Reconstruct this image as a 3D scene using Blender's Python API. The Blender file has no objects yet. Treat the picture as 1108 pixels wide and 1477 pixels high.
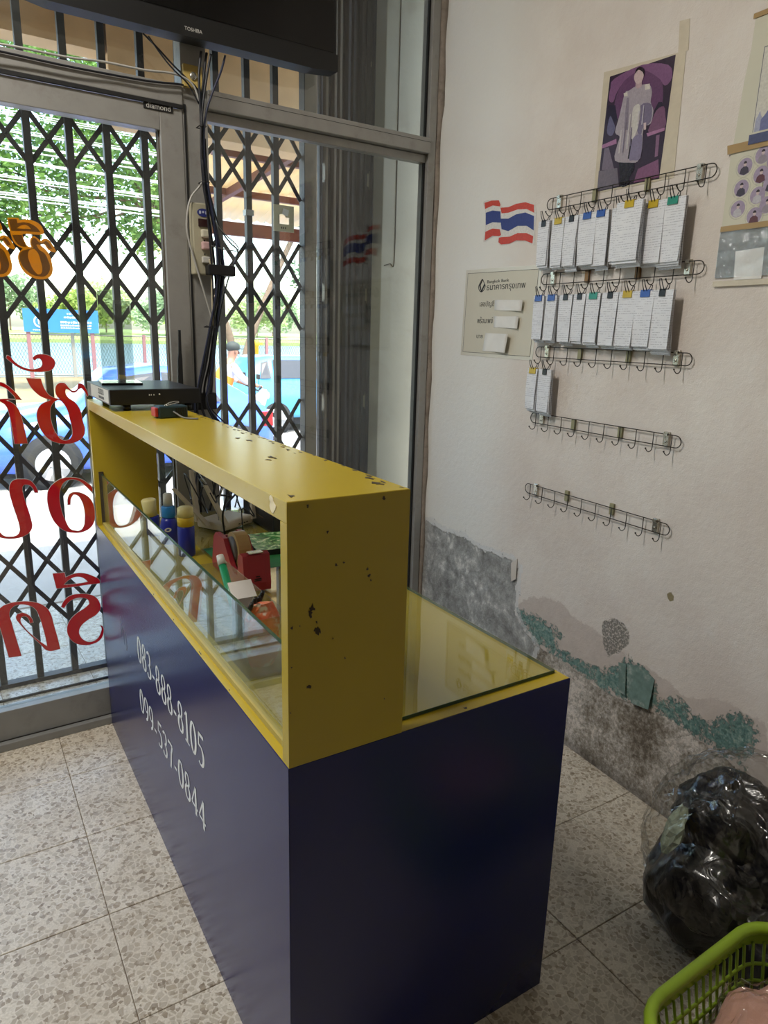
import bpy, bmesh, math, random
import numpy as np
from mathutils import Matrix, Vector
random.seed(7)
R = math.radians
scene = bpy.context.scene
COL = scene.collection

# ---------------------------------------------------------------- camera
cam_data = bpy.data.cameras.new('camera'); cam = bpy.data.objects.new('camera', cam_data); COL.objects.link(cam)
cam_data.sensor_fit = 'VERTICAL'; cam_data.sensor_height = 36.0; cam_data.lens = 24.526
cam_data.clip_start = 0.02; cam_data.clip_end = 500
cam.matrix_world = (Matrix.Translation((-1.7534, -2.3145, 1.3238)) @ Matrix.Rotation(R(-33.7425), 4, 'Z')
                    @ Matrix.Rotation(R(75.7123), 4, 'X') @ Matrix.Rotation(R(1.5278), 4, 'Z'))
scene.camera = cam

# ---------------------------------------------------------------- world, sun, lamps, exposure
world = bpy.data.worlds.new('world'); scene.world = world; world.use_nodes = True
wn = world.node_tree.nodes; wl = world.node_tree.links
sky = wn.new('ShaderNodeTexSky'); sky.sky_type = 'NISHITA'; sky.sun_disc = False
sky.sun_elevation = R(66); sky.sun_rotation = R(160); sky.air_density = 1.2; sky.dust_density = 2.5; sky.ozone_density = 1.0
wl.new(sky.outputs[0], wn['Background'].inputs[0]); wn['Background'].inputs[1].default_value = 0.60
sun_d = bpy.data.lights.new('sun', 'SUN'); sun_d.energy = 4.6; sun_d.angle = R(0.6); sun_d.color = (1.0, 0.95, 0.86)
sun = bpy.data.objects.new('sun', sun_d); COL.objects.link(sun)
sun.rotation_euler = (R(20), R(-12), 0)      # high, from behind the shop and a little to the left
scene.view_settings.view_transform = 'Standard'; scene.view_settings.look = 'None'
scene.view_settings.gamma = 1.0; scene.view_settings.use_curve_mapping = False
scene.view_settings.exposure = 0.94
scene.cycles.max_bounces = 10; scene.cycles.transparent_max_bounces = 24
scene.cycles.sample_clamp_indirect = 6.0

# ---------------------------------------------------------------- helpers
def lin(c):
    c = c / 255.0
    return c / 12.92 if c <= 0.04045 else ((c + 0.055) / 1.055) ** 2.4
def rgb(r, g, b): return (lin(r), lin(g), lin(b), 1.0)

class NT:
    """a small wrapper to write node trees"""
    def __init__(self, name):
        self.m = bpy.data.materials.new(name); self.m.use_nodes = True
        self.n = self.m.node_tree.nodes; self.l = self.m.node_tree.links
        self.p = self.n['Principled BSDF']; self.out = self.n['Material Output']
    def node(self, t, **kw):
        n = self.n.new(t)
        for k, v in kw.items(): setattr(n, k, v)
        return n
    def link(self, a, b): self.l.new(a, b)
    def val(self, sock, v):
        if hasattr(v, 'is_linked'): self.link(v, sock)
        else: sock.default_value = v
    def math(self, op, a, b=0.0, c=None, clamp=False):
        n = self.node('ShaderNodeMath', operation=op, use_clamp=clamp)
        self.val(n.inputs[0], a); self.val(n.inputs[1], b)
        if c is not None: self.val(n.inputs[2], c)
        return n.outputs[0]
    def mix(self, fac, a, b, mode='MIX'):
        n = self.node('ShaderNodeMix', data_type='RGBA', blend_type=mode)
        self.val(n.inputs[0], fac); self.val(n.inputs[6], a); self.val(n.inputs[7], b)
        return n.outputs[2]
    def noise(self, scale, detail=3.0, rough=0.55, vec=None, dist=0.0):
        n = self.node('ShaderNodeTexNoise'); n.inputs['Scale'].default_value = scale
        n.inputs['Detail'].default_value = detail; n.inputs['Roughness'].default_value = rough
        n.inputs['Distortion'].default_value = dist
        self.link(vec if vec is not None else self.obj(), n.inputs['Vector']); return n.outputs[0]
    def obj(self):
        if not hasattr(self, '_o'): self._o = self.node('ShaderNodeTexCoord').outputs['Object']
        return self._o
    def pos(self):
        if not hasattr(self, '_p'): self._p = self.node('ShaderNodeNewGeometry').outputs['Position']
        return self._p
    def attr(self, name):
        return self.node('ShaderNodeAttribute', attribute_name=name).outputs['Fac']
    def ramp(self, fac, stops, interp='LINEAR'):
        n = self.node('ShaderNodeValToRGB'); n.color_ramp.interpolation = interp
        el = n.color_ramp.elements
        while len(el) < len(stops): el.new(0.5)
        for e, (p, c) in zip(el, stops): e.position = p; e.color = c
        self.link(fac, n.inputs[0]); return n.outputs[0]
    def step(self, x, lo, hi):
        n = self.node('ShaderNodeMapRange', interpolation_type='SMOOTHSTEP')
        self.val(n.inputs[0], x); n.inputs[1].default_value = lo; n.inputs[2].default_value = hi
        return n.outputs[0]
    def bump(self, h, strength=0.3, dist=0.002):
        b = self.node('ShaderNodeBump'); b.inputs['Strength'].default_value = strength
        b.inputs['Distance'].default_value = dist; self.link(h, b.inputs['Height'])
        self.link(b.outputs[0], self.p.inputs['Normal'])
    def map(self, vec, scale):
        n = self.node('ShaderNodeMapping'); n.inputs['Scale'].default_value = scale; self.link(vec, n.inputs[0]); return n.outputs[0]

_mats = {}
def M(name, col, rough=0.5, metal=0.0, var=0.08, scale=14.0, bump=0.0, bscale=60.0, dirt=None, dirt_amt=0.5, coat=0.0, spec=0.5):
    """painted / plastic / metal surface: base colour with a soft mottling, optional dirt and fine relief"""
    if name in _mats: return _mats[name]
    t = NT(name); p = t.p
    base = rgb(*col)
    dark = tuple(c * (1 - var * 2.2) for c in base[:3]) + (1,)
    c = t.mix(t.noise(scale, 4.0), dark, tuple(min(1, c * (1 + var)) for c in base[:3]) + (1,))
    if dirt is not None:
        f = t.step(t.noise(scale * 0.6, 6.0, 0.65), 0.52, 0.72)
        c = t.mix(t.math('MULTIPLY', f, dirt_amt), c, rgb(*dirt))
    t.link(c, p.inputs['Base Color'])
    p.inputs['Roughness'].default_value = rough; p.inputs['Metallic'].default_value = metal
    p.inputs['Coat Weight'].default_value = coat; p.inputs['Specular IOR Level'].default_value = spec
    if bump: t.bump(t.noise(bscale, 4.0), bump, 0.002)
    _mats[name] = t.m; return t.m

def glass_mat(name, tint=(0.93, 0.96, 0.95), rough=0.0, f0=0.045, dirt=0.0):
    """sheet glass: sees through, mirrors more towards grazing angles (Schlick)"""
    if name in _mats: return _mats[name]
    t = NT(name); t.n.remove(t.p)
    lw = t.node('ShaderNodeLayerWeight'); lw.inputs[0].default_value = 0.5
    pw = t.math('POWER', lw.outputs['Facing'], 5.0)
    fac = t.math('MULTIPLY_ADD', pw, 1 - f0, f0, clamp=True)
    tr = t.node('ShaderNodeBsdfTransparent'); tr.inputs[0].default_value = tint + (1,)
    gl = t.node('ShaderNodeBsdfGlossy'); gl.inputs['Roughness'].default_value = rough; gl.inputs[0].default_value = (1, 1, 1, 1)
    mx = t.node('ShaderNodeMixShader'); t.link(fac, mx.inputs[0]); t.link(tr.outputs[0], mx.inputs[1]); t.link(gl.outputs[0], mx.inputs[2])
    last = mx.outputs[0]
    if dirt:
        df = t.node('ShaderNodeBsdfDiffuse'); df.inputs[0].default_value = (0.75, 0.74, 0.70, 1)
        m2 = t.node('ShaderNodeMixShader')
        d = t.math('MULTIPLY', t.step(t.noise(9.0, 6.0, 0.7), 0.35, 0.8), dirt)
        t.link(d, m2.inputs[0]); t.link(last, m2.inputs[1]); t.link(df.outputs[0], m2.inputs[2]); last = m2.outputs[0]
    t.link(last, t.out.inputs[0])
    _mats[name] = t.m; return t.m

class MB:
    """collects faces of several materials and links them as ONE mesh object"""
    def __init__(self): self.v = []; self.f = []; self.mi = []; self.sm = []
    def add(self, vs, fs, mi=0, smooth=False, mat=None):
        b = len(self.v)
        if mat is not None: vs = [mat @ Vector(q) for q in vs]
        self.v += [tuple(q) for q in vs]
        for f in fs: self.f.append(tuple(b + i for i in f)); self.mi.append(mi); self.sm.append(smooth)
        return self
    def box(self, x0, x1, y0, y1, z0, z1, mi=0, mat=None, bev=0.0):
        if x0 > x1: x0, x1 = x1, x0
        if y0 > y1: y0, y1 = y1, y0
        if z0 > z1: z0, z1 = z1, z0
        if bev <= 0:
            v = [(x, y, z) for z in (z0, z1) for y in (y0, y1) for x in (x0, x1)]
            return self.add(v, [(0, 2, 3, 1), (4, 5, 7, 6), (0, 1, 5, 4), (2, 6, 7, 3), (0, 4, 6, 2), (1, 3, 7, 5)], mi, False, mat)
        bm = bmesh.new(); bmesh.ops.create_cube(bm, size=1.0)
        for q in bm.verts: q.co = Vector(((x0 + x1) / 2 + q.co.x * (x1 - x0), (y0 + y1) / 2 + q.co.y * (y1 - y0), (z0 + z1) / 2 + q.co.z * (z1 - z0)))
        bev = min(bev, 0.45 * min(x1 - x0, y1 - y0, z1 - z0))
        bmesh.ops.bevel(bm, geom=list(bm.edges), offset=bev, segments=2, affect='EDGES', profile=0.5)
        bm.verts.index_update()
        self.add([q.co.copy() for q in bm.verts], [[q.index for q in f.verts] for f in bm.faces], mi, False, mat); bm.free(); return self
    def prism(self, pts, axis, a, b, mi=0, mat=None):
        """polygon pts in the two other axes, extruded along axis from a to b"""
        n = len(pts)
        def P(u, w, t):
            return {'x': (t, u, w), 'y': (u, t, w), 'z': (u, w, t)}[axis]
        v = [P(u, w, a) for u, w in pts] + [P(u, w, b) for u, w in pts]
        fs = [tuple(range(n))[::-1], tuple(range(n, 2 * n))] + [(i, (i + 1) % n, n + (i + 1) % n, n + i) for i in range(n)]
        return self.add(v, fs, mi, False, mat)
    def lathe(self, prof, n=20, mi=0, mat=None, smooth=True):
        v = []; fs = []
        for r, z in prof:
            for k in range(n):
                a = 2 * math.pi * k / n; v.append((r * math.cos(a), r * math.sin(a), z))
        for i in range(len(prof) - 1):
            for k in range(n):
                k2 = (k + 1) % n; fs.append((i * n + k, i * n + k2, (i + 1) * n + k2, (i + 1) * n + k))
        fs.append(tuple(range(n))[::-1]); fs.append(tuple((len(prof) - 1) * n + k for k in range(n)))
        return self.add(v, fs, mi, smooth, mat)
    def cyl(self, p, q, r0, r1=None, n=10, mi=0, smooth=True):
        r1 = r0 if r1 is None else r1
        p = Vector(p); q = Vector(q); d = q - p; L = d.length
        mt = Matrix.Translation(p) @ d.to_track_quat('Z', 'Y').to_matrix().to_4x4()
        return self.lathe([(r0, 0), (r1, L)], n, mi, mt, smooth)
    def tube(self, pts, r, n=6, mi=0, closed=False, radii=None, cap=True):
        pts = [Vector(p) for p in pts]; m = len(pts); v = []; fs = []
        up = None
        for i, p in enumerate(pts):
            a = pts[(i - 1) % m] if (closed or i > 0) else p
            b = pts[(i + 1) % m] if (closed or i < m - 1) else p
            t = (b - a); t = t.normalized() if t.length > 1e-9 else Vector((0, 0, 1))
            if up is None:
                up = Vector((0, 0, 1)) if abs(t.z) < 0.9 else Vector((1, 0, 0))
            s = t.cross(up); s = s.normalized() if s.length > 1e-6 else t.orthogonal().normalized()
            up = s.cross(t).normalized()
            rr = radii[i] if radii else r
            for k in range(n):
                ang = 2 * math.pi * k / n; v.append(p + s * (rr * math.cos(ang)) + up * (rr * math.sin(ang)))
        for i in range(m if closed else m - 1):
            j = (i + 1) % m
            for k in range(n):
                k2 = (k + 1) % n; fs.append((i * n + k, i * n + k2, j * n + k2, j * n + k))
        if not closed and cap: fs.append(tuple(range(n))[::-1]); fs.append(tuple((m - 1) * n + k for k in range(n)))
        return self.add(v, fs, mi, True)
    def ball(self, c, r, n=8, mi=0, sq=(1, 1, 1)):
        v = []; fs = []; h = n // 2 + 1
        for i in range(1, h):
            th = math.pi * i / h
            for k in range(n):
                a = 2 * math.pi * k / n
                v.append((c[0] + r * sq[0] * math.sin(th) * math.cos(a), c[1] + r * sq[1] * math.sin(th) * math.sin(a), c[2] + r * sq[2] * math.cos(th)))
        for i in range(h - 2):
            for k in range(n):
                k2 = (k + 1) % n; fs.append((i * n + k, (i + 1) * n + k, (i + 1) * n + k2, i * n + k2))
        top = len(v); v.append((c[0], c[1], c[2] + r * sq[2])); v.append((c[0], c[1], c[2] - r * sq[2]))
        for k in range(n):
            k2 = (k + 1) % n; fs.append((top, k, k2)); fs.append((top + 1, (h - 2) * n + k2, (h - 2) * n + k))
        return self.add(v, fs, mi, True)
    def loft(self, rings, mi=0, smooth=True, caps=True):
        n = len(rings[0]); v = [q for r in rings for q in r]; fs = []
        for i in range(len(rings) - 1):
            for k in range(n):
                k2 = (k + 1) % n; fs.append((i * n + k, i * n + k2, (i + 1) * n + k2, (i + 1) * n + k))
        if caps: fs.append(tuple(range(n))[::-1]); fs.append(tuple((len(rings) - 1) * n + k for k in range(n)))
        return self.add(v, fs, mi, smooth)
    def build(self, name, mats, parent=None, loc=None, rotz=None):
        me = bpy.data.meshes.new(name); me.from_pydata(self.v, [], self.f)
        if not isinstance(mats, (list, tuple)): mats = [mats]
        for m in mats: me.materials.append(m)
        me.polygons.foreach_set('material_index', self.mi); me.polygons.foreach_set('use_smooth', self.sm); me.update()
        return obj(name, me, parent, loc, rotz)

def obj(name, me, parent=None, loc=None, rotz=None):
    o = bpy.data.objects.new(name, me); COL.objects.link(o)
    if parent is not None: o.parent = parent
    if loc is not None: o.location = loc
    if rotz is not None: o.rotation_euler = (0, 0, rotz)
    return o
def tag(o, label=None, cat=None, group=None, kind=None):
    if label: o['label'] = label
    if cat: o['category'] = cat
    if group: o['group'] = group
    if kind: o['kind'] = kind
    return o
def thing(name, label, cat, loc=(0, 0, 0), rotz=0.0, group=None):
    o = bpy.data.objects.new(name, None); COL.objects.link(o); o.empty_display_size = 0.05
    o.location = loc; o.rotation_euler = (0, 0, rotz); return tag(o, label, cat, group)
def struct(name, label, loc=(0, 0, 0), rotz=0.0):
    o = bpy.data.objects.new(name, None); COL.objects.link(o); o.empty_display_size = 0.05
    o.location = loc; o.rotation_euler = (0, 0, rotz); return tag(o, label, None, None, 'structure')

def catmull(pts, n=8, closed=False):
    P = [Vector(p) for p in pts]; out = []; m = len(P)
    for i in range(m if closed else m - 1):
        if closed: a, b, c, d = P[(i - 1) % m], P[i], P[(i + 1) % m], P[(i + 2) % m]
        else: a, b, c, d = P[max(i - 1, 0)], P[i], P[i + 1], P[min(i + 2, m - 1)]
        for k in range(n):
            t = k / n
            out.append(0.5 * ((2 * b) + (c - a) * t + (2 * a - 5 * b + 4 * c - d) * t * t + (3 * b - a - 3 * c + d) * t ** 3))
    if not closed: out.append(P[-1])
    return out

def outline(name, loops, thick, mat, parent, to3d, offset=0.0, smooth=True):
    """flat cut-out (with holes) from closed outlines in a plane; to3d places the (a, b, depth) point"""
    cu = bpy.data.curves.new('outline', 'CURVE'); cu.dimensions = '2D'; cu.fill_mode = 'BOTH'; cu.extrude = thick / 2; cu.offset = offset
    cu.resolution_u = 5
    for lp in loops:
        sp = cu.splines.new('BEZIER'); sp.bezier_points.add(len(lp) - 1); sp.use_cyclic_u = True
        n = len(lp)
        for i, (a, b) in enumerate(lp):
            bp = sp.bezier_points[i]; bp.co = (a, b, 0)
            u = Vector((a - lp[i - 1][0], b - lp[i - 1][1])); w = Vector((lp[(i + 1) % n][0] - a, lp[(i + 1) % n][1] - b))
            sharp = (not smooth) or (u.length > 1e-9 and w.length > 1e-9 and u.angle(w) > R(58))
            bp.handle_left_type = bp.handle_right_type = 'VECTOR' if sharp else 'AUTO'
    tmp = bpy.data.objects.new('outline', cu); COL.objects.link(tmp); bpy.context.view_layer.update()
    me = bpy.data.meshes.new_from_object(tmp.evaluated_get(bpy.context.evaluated_depsgraph_get()))
    bpy.data.objects.remove(tmp); bpy.data.curves.remove(cu)
    for q in me.vertices: q.co = to3d(q.co.x, q.co.y, q.co.z)
    me.materials.clear(); me.materials.append(mat)
    return obj(name, me, parent)

def rim_line(name, loops, r, mat, parent, to3d):
    cu = bpy.data.curves.new('rim', 'CURVE'); cu.dimensions = '2D'; cu.fill_mode = 'NONE'; cu.bevel_depth = r; cu.bevel_resolution = 0; cu.resolution_u = 5
    for lp in loops:
        sp = cu.splines.new('BEZIER'); sp.bezier_points.add(len(lp) - 1); sp.use_cyclic_u = True; n = len(lp)
        for i, (a, b) in enumerate(lp):
            bp = sp.bezier_points[i]; bp.co = (a, b, 0)
            u = Vector((a - lp[i - 1][0], b - lp[i - 1][1])); w = Vector((lp[(i + 1) % n][0] - a, lp[(i + 1) % n][1] - b))
            bp.handle_left_type = bp.handle_right_type = 'VECTOR' if (u.length > 1e-9 and w.length > 1e-9 and u.angle(w) > R(58)) else 'AUTO'
    tmp = bpy.data.objects.new('rim', cu); COL.objects.link(tmp); bpy.context.view_layer.update()
    me = bpy.data.meshes.new_from_object(tmp.evaluated_get(bpy.context.evaluated_depsgraph_get()))
    bpy.data.objects.remove(tmp); bpy.data.curves.remove(cu)
    for q in me.vertices: q.co = to3d(q.co.x, q.co.y, q.co.z)
    me.materials.clear(); me.materials.append(mat)
    return obj(name, me, parent)

def text_mesh(s, size, mat, name, parent, mtx, width=None, height=None, thick=0.0004, align='CENTER'):
    cu = bpy.data.curves.new('text', 'FONT'); cu.body = s; cu.size = size; cu.extrude = thick / 2; cu.align_x = align; cu.resolution_u = 3
    tmp = bpy.data.objects.new('text', cu); COL.objects.link(tmp); bpy.context.view_layer.update()
    me = bpy.data.meshes.new_from_object(tmp.evaluated_get(bpy.context.evaluated_depsgraph_get()))
    bpy.data.objects.remove(tmp); bpy.data.curves.remove(cu)
    xs = [q.co.x for q in me.vertices]; ys = [q.co.y for q in me.vertices]
    cx, cy = (min(xs) + max(xs)) / 2, (min(ys) + max(ys)) / 2
    kx = width / (max(xs) - min(xs)) if width else 1.0
    ky = height / (max(ys) - min(ys)) if height else kx
    if not width and height: kx = ky
    for q in me.vertices: q.co = mtx @ Vector(((q.co.x - cx) * kx, (q.co.y - cy) * ky, q.co.z))
    me.materials.clear(); me.materials.append(mat)
    return obj(name, me, parent)

def copy_tree(o, parent=None):
    c = o.copy(); COL.objects.link(c)
    if parent is not None: c.parent = parent
    for ch in list(o.children): copy_tree(ch, c)
    return c

# ---------------------------------------------------------------- frames of reference
AL = R(-4.3125)      # the right wall runs a few degrees off square
TH = R(-1.6762)      # the counter
TI = R(-1.8668)      # the floor tiles
H1, H2, CL, CW, CS = 0.7114, 1.1077, 1.4895, 0.5695, 0.1948   # counter: desk height, shelf height, length, width, shelf depth
C0 = Vector((-1.3674, -1.5063, 0))
def wall_pt(s, z, d=0.0):
    """point on the right wall: s along it (0 in the corner, negative into the room), d off the surface"""
    return Vector((-math.sin(AL) * s - math.cos(AL) * d, math.cos(AL) * s - math.sin(AL) * d, z))
def counter_pt(u, v, z): return C0 + Vector((math.cos(TH) * u - math.sin(TH) * v, math.sin(TH) * u + math.cos(TH) * v, z))

# ================================================================ THE SETTING
# ---- floor: terrazzo tiles
def terrazzo():
    t = NT('terrazzo'); pos = t.pos()
    wob = t.noise(30.0, 2.0, vec=pos)
    v1 = t.node('ShaderNodeTexVoronoi', feature='F1'); v1.inputs['Scale'].default_value = 70.0; t.link(pos, v1.inputs['Vector'])
    v2 = t.node('ShaderNodeTexVoronoi', feature='DISTANCE_TO_EDGE'); v2.inputs['Scale'].default_value = 70.0; t.link(pos, v2.inputs['Vector'])
    v3 = t.node('ShaderNodeTexVoronoi', feature='F1'); v3.inputs['Scale'].default_value = 120.0; t.link(pos, v3.inputs['Vector'])
    sep = t.node('ShaderNodeSeparateColor'); t.link(v1.outputs['Color'], sep.inputs[0])
    chip = t.ramp(sep.outputs[0], [(0.0, rgb(126, 112, 94)), (0.10, rgb(156, 144, 126)), (0.4, rgb(170, 159, 141)), (0.75, rgb(184, 175, 158)), (1.0, rgb(158, 144, 122))])
    edge = t.step(t.math('ADD', v2.outputs['Distance'], t.math('MULTIPLY', t.math('SUBTRACT', wob, 0.5), 0.16)), 0.06, 0.12)
    some = t.step(sep.outputs[1], 0.18, 0.22)
    base = t.ramp(t.noise(220.0, 2.0, vec=pos), [(0.3, rgb(196, 187, 169)), (0.7, rgb(220, 212, 197))])
    sep3 = t.node('ShaderNodeSeparateColor'); t.link(v3.outputs['Color'], sep3.inputs[0])
    base = t.mix(t.step(sep3.outputs[0], 0.86, 0.9), base, rgb(150, 138, 120))
    col = t.mix(t.math('MULTIPLY', t.math('MULTIPLY', edge, some), 0.7), base, chip)
    wear = t.step(t.noise(2.6, 6.0, 0.65, vec=pos), 0.42, 0.75)
    col = t.mix(t.math('MULTIPLY', wear, 0.34), col, rgb(146, 126, 98))
    t.link(col, t.p.inputs['Base Color'])
    t.link(t.math('MULTIPLY_ADD', wear, 0.2, 0.24), t.p.inputs['Roughness'])
    t.bump(t.noise(90.0, 3.0, vec=pos), 0.12, 0.001)
    return t.m
mTerr = terrazzo()
mGrout = M('grout', (120, 106, 88), 0.9, var=0.15)
floor = MB().box(-3.75, 1.0, -9.2, 0.03, -0.06, -0.0025).build('floor', mGrout)
tag(floor, 'terrazzo tiled shop floor', kind='structure')
def tile_mesh(name, sx, sy, h=0.012):
    mb = MB(); b = 0.0012
    x0, x1, y0, y1 = 0.0008, sx - 0.0008, 0.0008, sy - 0.0008
    v = [(x0, y0, -h), (x1, y0, -h), (x1, y1, -h), (x0, y1, -h), (x0, y0, -b), (x1, y0, -b), (x1, y1, -b), (x0, y1, -b),
         (x0 + b, y0 + b, 0), (x1 - b, y0 + b, 0), (x1 - b, y1 - b, 0), (x0 + b, y1 - b, 0)]
    fs = [(0, 1, 5, 4), (1, 2, 6, 5), (2, 3, 7, 6), (3, 0, 4, 7), (4, 5, 9, 8), (5, 6, 10, 9), (6, 7, 11, 10), (7, 4, 8, 11), (8, 9, 10, 11)]
    me = bpy.data.meshes.new(name); me.from_pydata(v, [], fs); me.materials.append(mTerr); me.update(); return me
tile_me = tile_mesh('tile', 0.3, 0.3)
T0 = Vector((-1.5308, -1.1596, 0))
cti, sti = math.cos(TI), math.sin(TI)
for i in range(-8, 7):
    for j in range(-27, 4):
        x = T0.x + cti * i * 0.3 - sti * j * 0.3; y = T0.y + sti * i * 0.3 + cti * j * 0.3
        cx, cy = x + 0.15, y + 0.15
        if cx < -3.7 or cx > 0.18 + 0.0753 * cy or cy < -9.1 or cy > -0.02: continue
        o = obj('tile', tile_me, floor, (x, y, random.uniform(-0.0006, 0.0)), TI)

# ---- right wall: painted plaster, peeling and damp at the foot (layers laid out in wall coordinates s, z)
cement_poly = [(0.0669, 0.5699), (-0.0082, 0.5508), (-0.0734, 0.5549), (-0.1532, 0.5395), (-0.2271, 0.5531), (-0.2988, 0.555), (-0.3914, 0.5385), (-0.4433, 0.5424), (-0.4978, 0.5447), (-0.5893, 0.5506), (-0.6256, 0.5357), (-0.6236, 0.4514), (-0.6248, 0.3721), (-0.6519, 0.3369), (-0.7006, 0.3083), (-0.7476, 0.283)] + [(-0.66, 0.0), (0.05, 0.0), (0.05, 0.5)]
pink_poly = [(-0.6339, 0.3941), (-0.7025, 0.4501), (-0.7875, 0.4775), (-0.8606, 0.4791), (-0.9214, 0.4511), (-0.9823, 0.4511), (-1.0706, 0.4359), (-1.1414, 0.4141), (-1.2304, 0.4143), (-1.2919, 0.4023), (-1.3511, 0.387), (-1.4154, 0.4151), (-1.469, 0.4342), (-1.5274, 0.4293), (-1.5789, 0.4263), (-1.6068, 0.2622), (-1.3909, 0.2735), (-1.2499, 0.2832), (-1.095, 0.2611), (-0.9321, 0.2725), (-0.7476, 0.283)]
teal_poly = [(-0.6356, 0.3788), (-0.6909, 0.3914), (-0.7622, 0.4002), (-0.832, 0.3918), (-0.8749, 0.3667), (-0.8606, 0.3233), (-0.937, 0.3315), (-0.9989, 0.3274), (-1.0686, 0.3495), (-1.1188, 0.3859), (-1.1405, 0.4204), (-1.1744, 0.4198), (-1.2331, 0.396), (-1.2634, 0.3561), (-1.2848, 0.3408), (-1.3179, 0.3831), (-1.3529, 0.3753), (-1.3787, 0.351), (-1.4212, 0.3529), (-1.456, 0.3917), (-1.4936, 0.4272), (-1.5374, 0.425), (-1.5699, 0.3948), (-1.5427, 0.2811), (-1.4633, 0.2841), (-1.3885, 0.2891), (-1.2481, 0.2956), (-1.0944, 0.2655), (-0.9308, 0.2819), (-0.7464, 0.293), (-0.6689, 0.3222)]
dado_poly = [(-0.747, 0.288), (-0.9308, 0.2819), (-1.0062, 0.2728), (-1.0944, 0.2655), (-1.1739, 0.28), (-1.2487, 0.2914), (-1.3194, 0.2982), (-1.3885, 0.2891), (-1.4639, 0.2803), (-1.5537, 0.2719), (-1.6068, 0.2622)] + [(-1.9, 0.27), (-2.6, 0.22), (-2.6, -0.05), (-0.6, -0.05)]
spot_poly = [(-1.0335, 0.4597), (-1.041, 0.4879), (-1.0741, 0.5098), (-1.1142, 0.5119), (-1.1389, 0.4864), (-1.1385, 0.453), (-1.1088, 0.4179), (-1.0723, 0.3837), (-1.0524, 0.4051)]
chip_poly = [(-1.2466, 0.654), (-1.2659, 0.6627), (-1.2737, 0.6413), (-1.2548, 0.6304)]
def signed(poly, S, Z):
    """signed distance to a polygon, positive inside (metres)"""
    P = np.array(poly); n = len(P); d = np.full(S.shape, 1e9); ins = np.zeros(S.shape, bool)
    for i in range(n):
        a = P[i]; b = P[(i + 1) % n]; e = b - a; L = max(e @ e, 1e-12)
        t = np.clip(((S - a[0]) * e[0] + (Z - a[1]) * e[1]) / L, 0, 1)
        d = np.minimum(d, np.hypot(S - a[0] - t * e[0], Z - a[1] - t * e[1]))
        c = (a[1] > Z) != (b[1] > Z)
        xi = a[0] + (Z - a[1]) * (b[0] - a[0]) / (b[1] - a[1] if abs(b[1] - a[1]) > 1e-9 else 1e-9)
        ins ^= c & (S < xi)
    return np.where(ins, d, -d)
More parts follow.
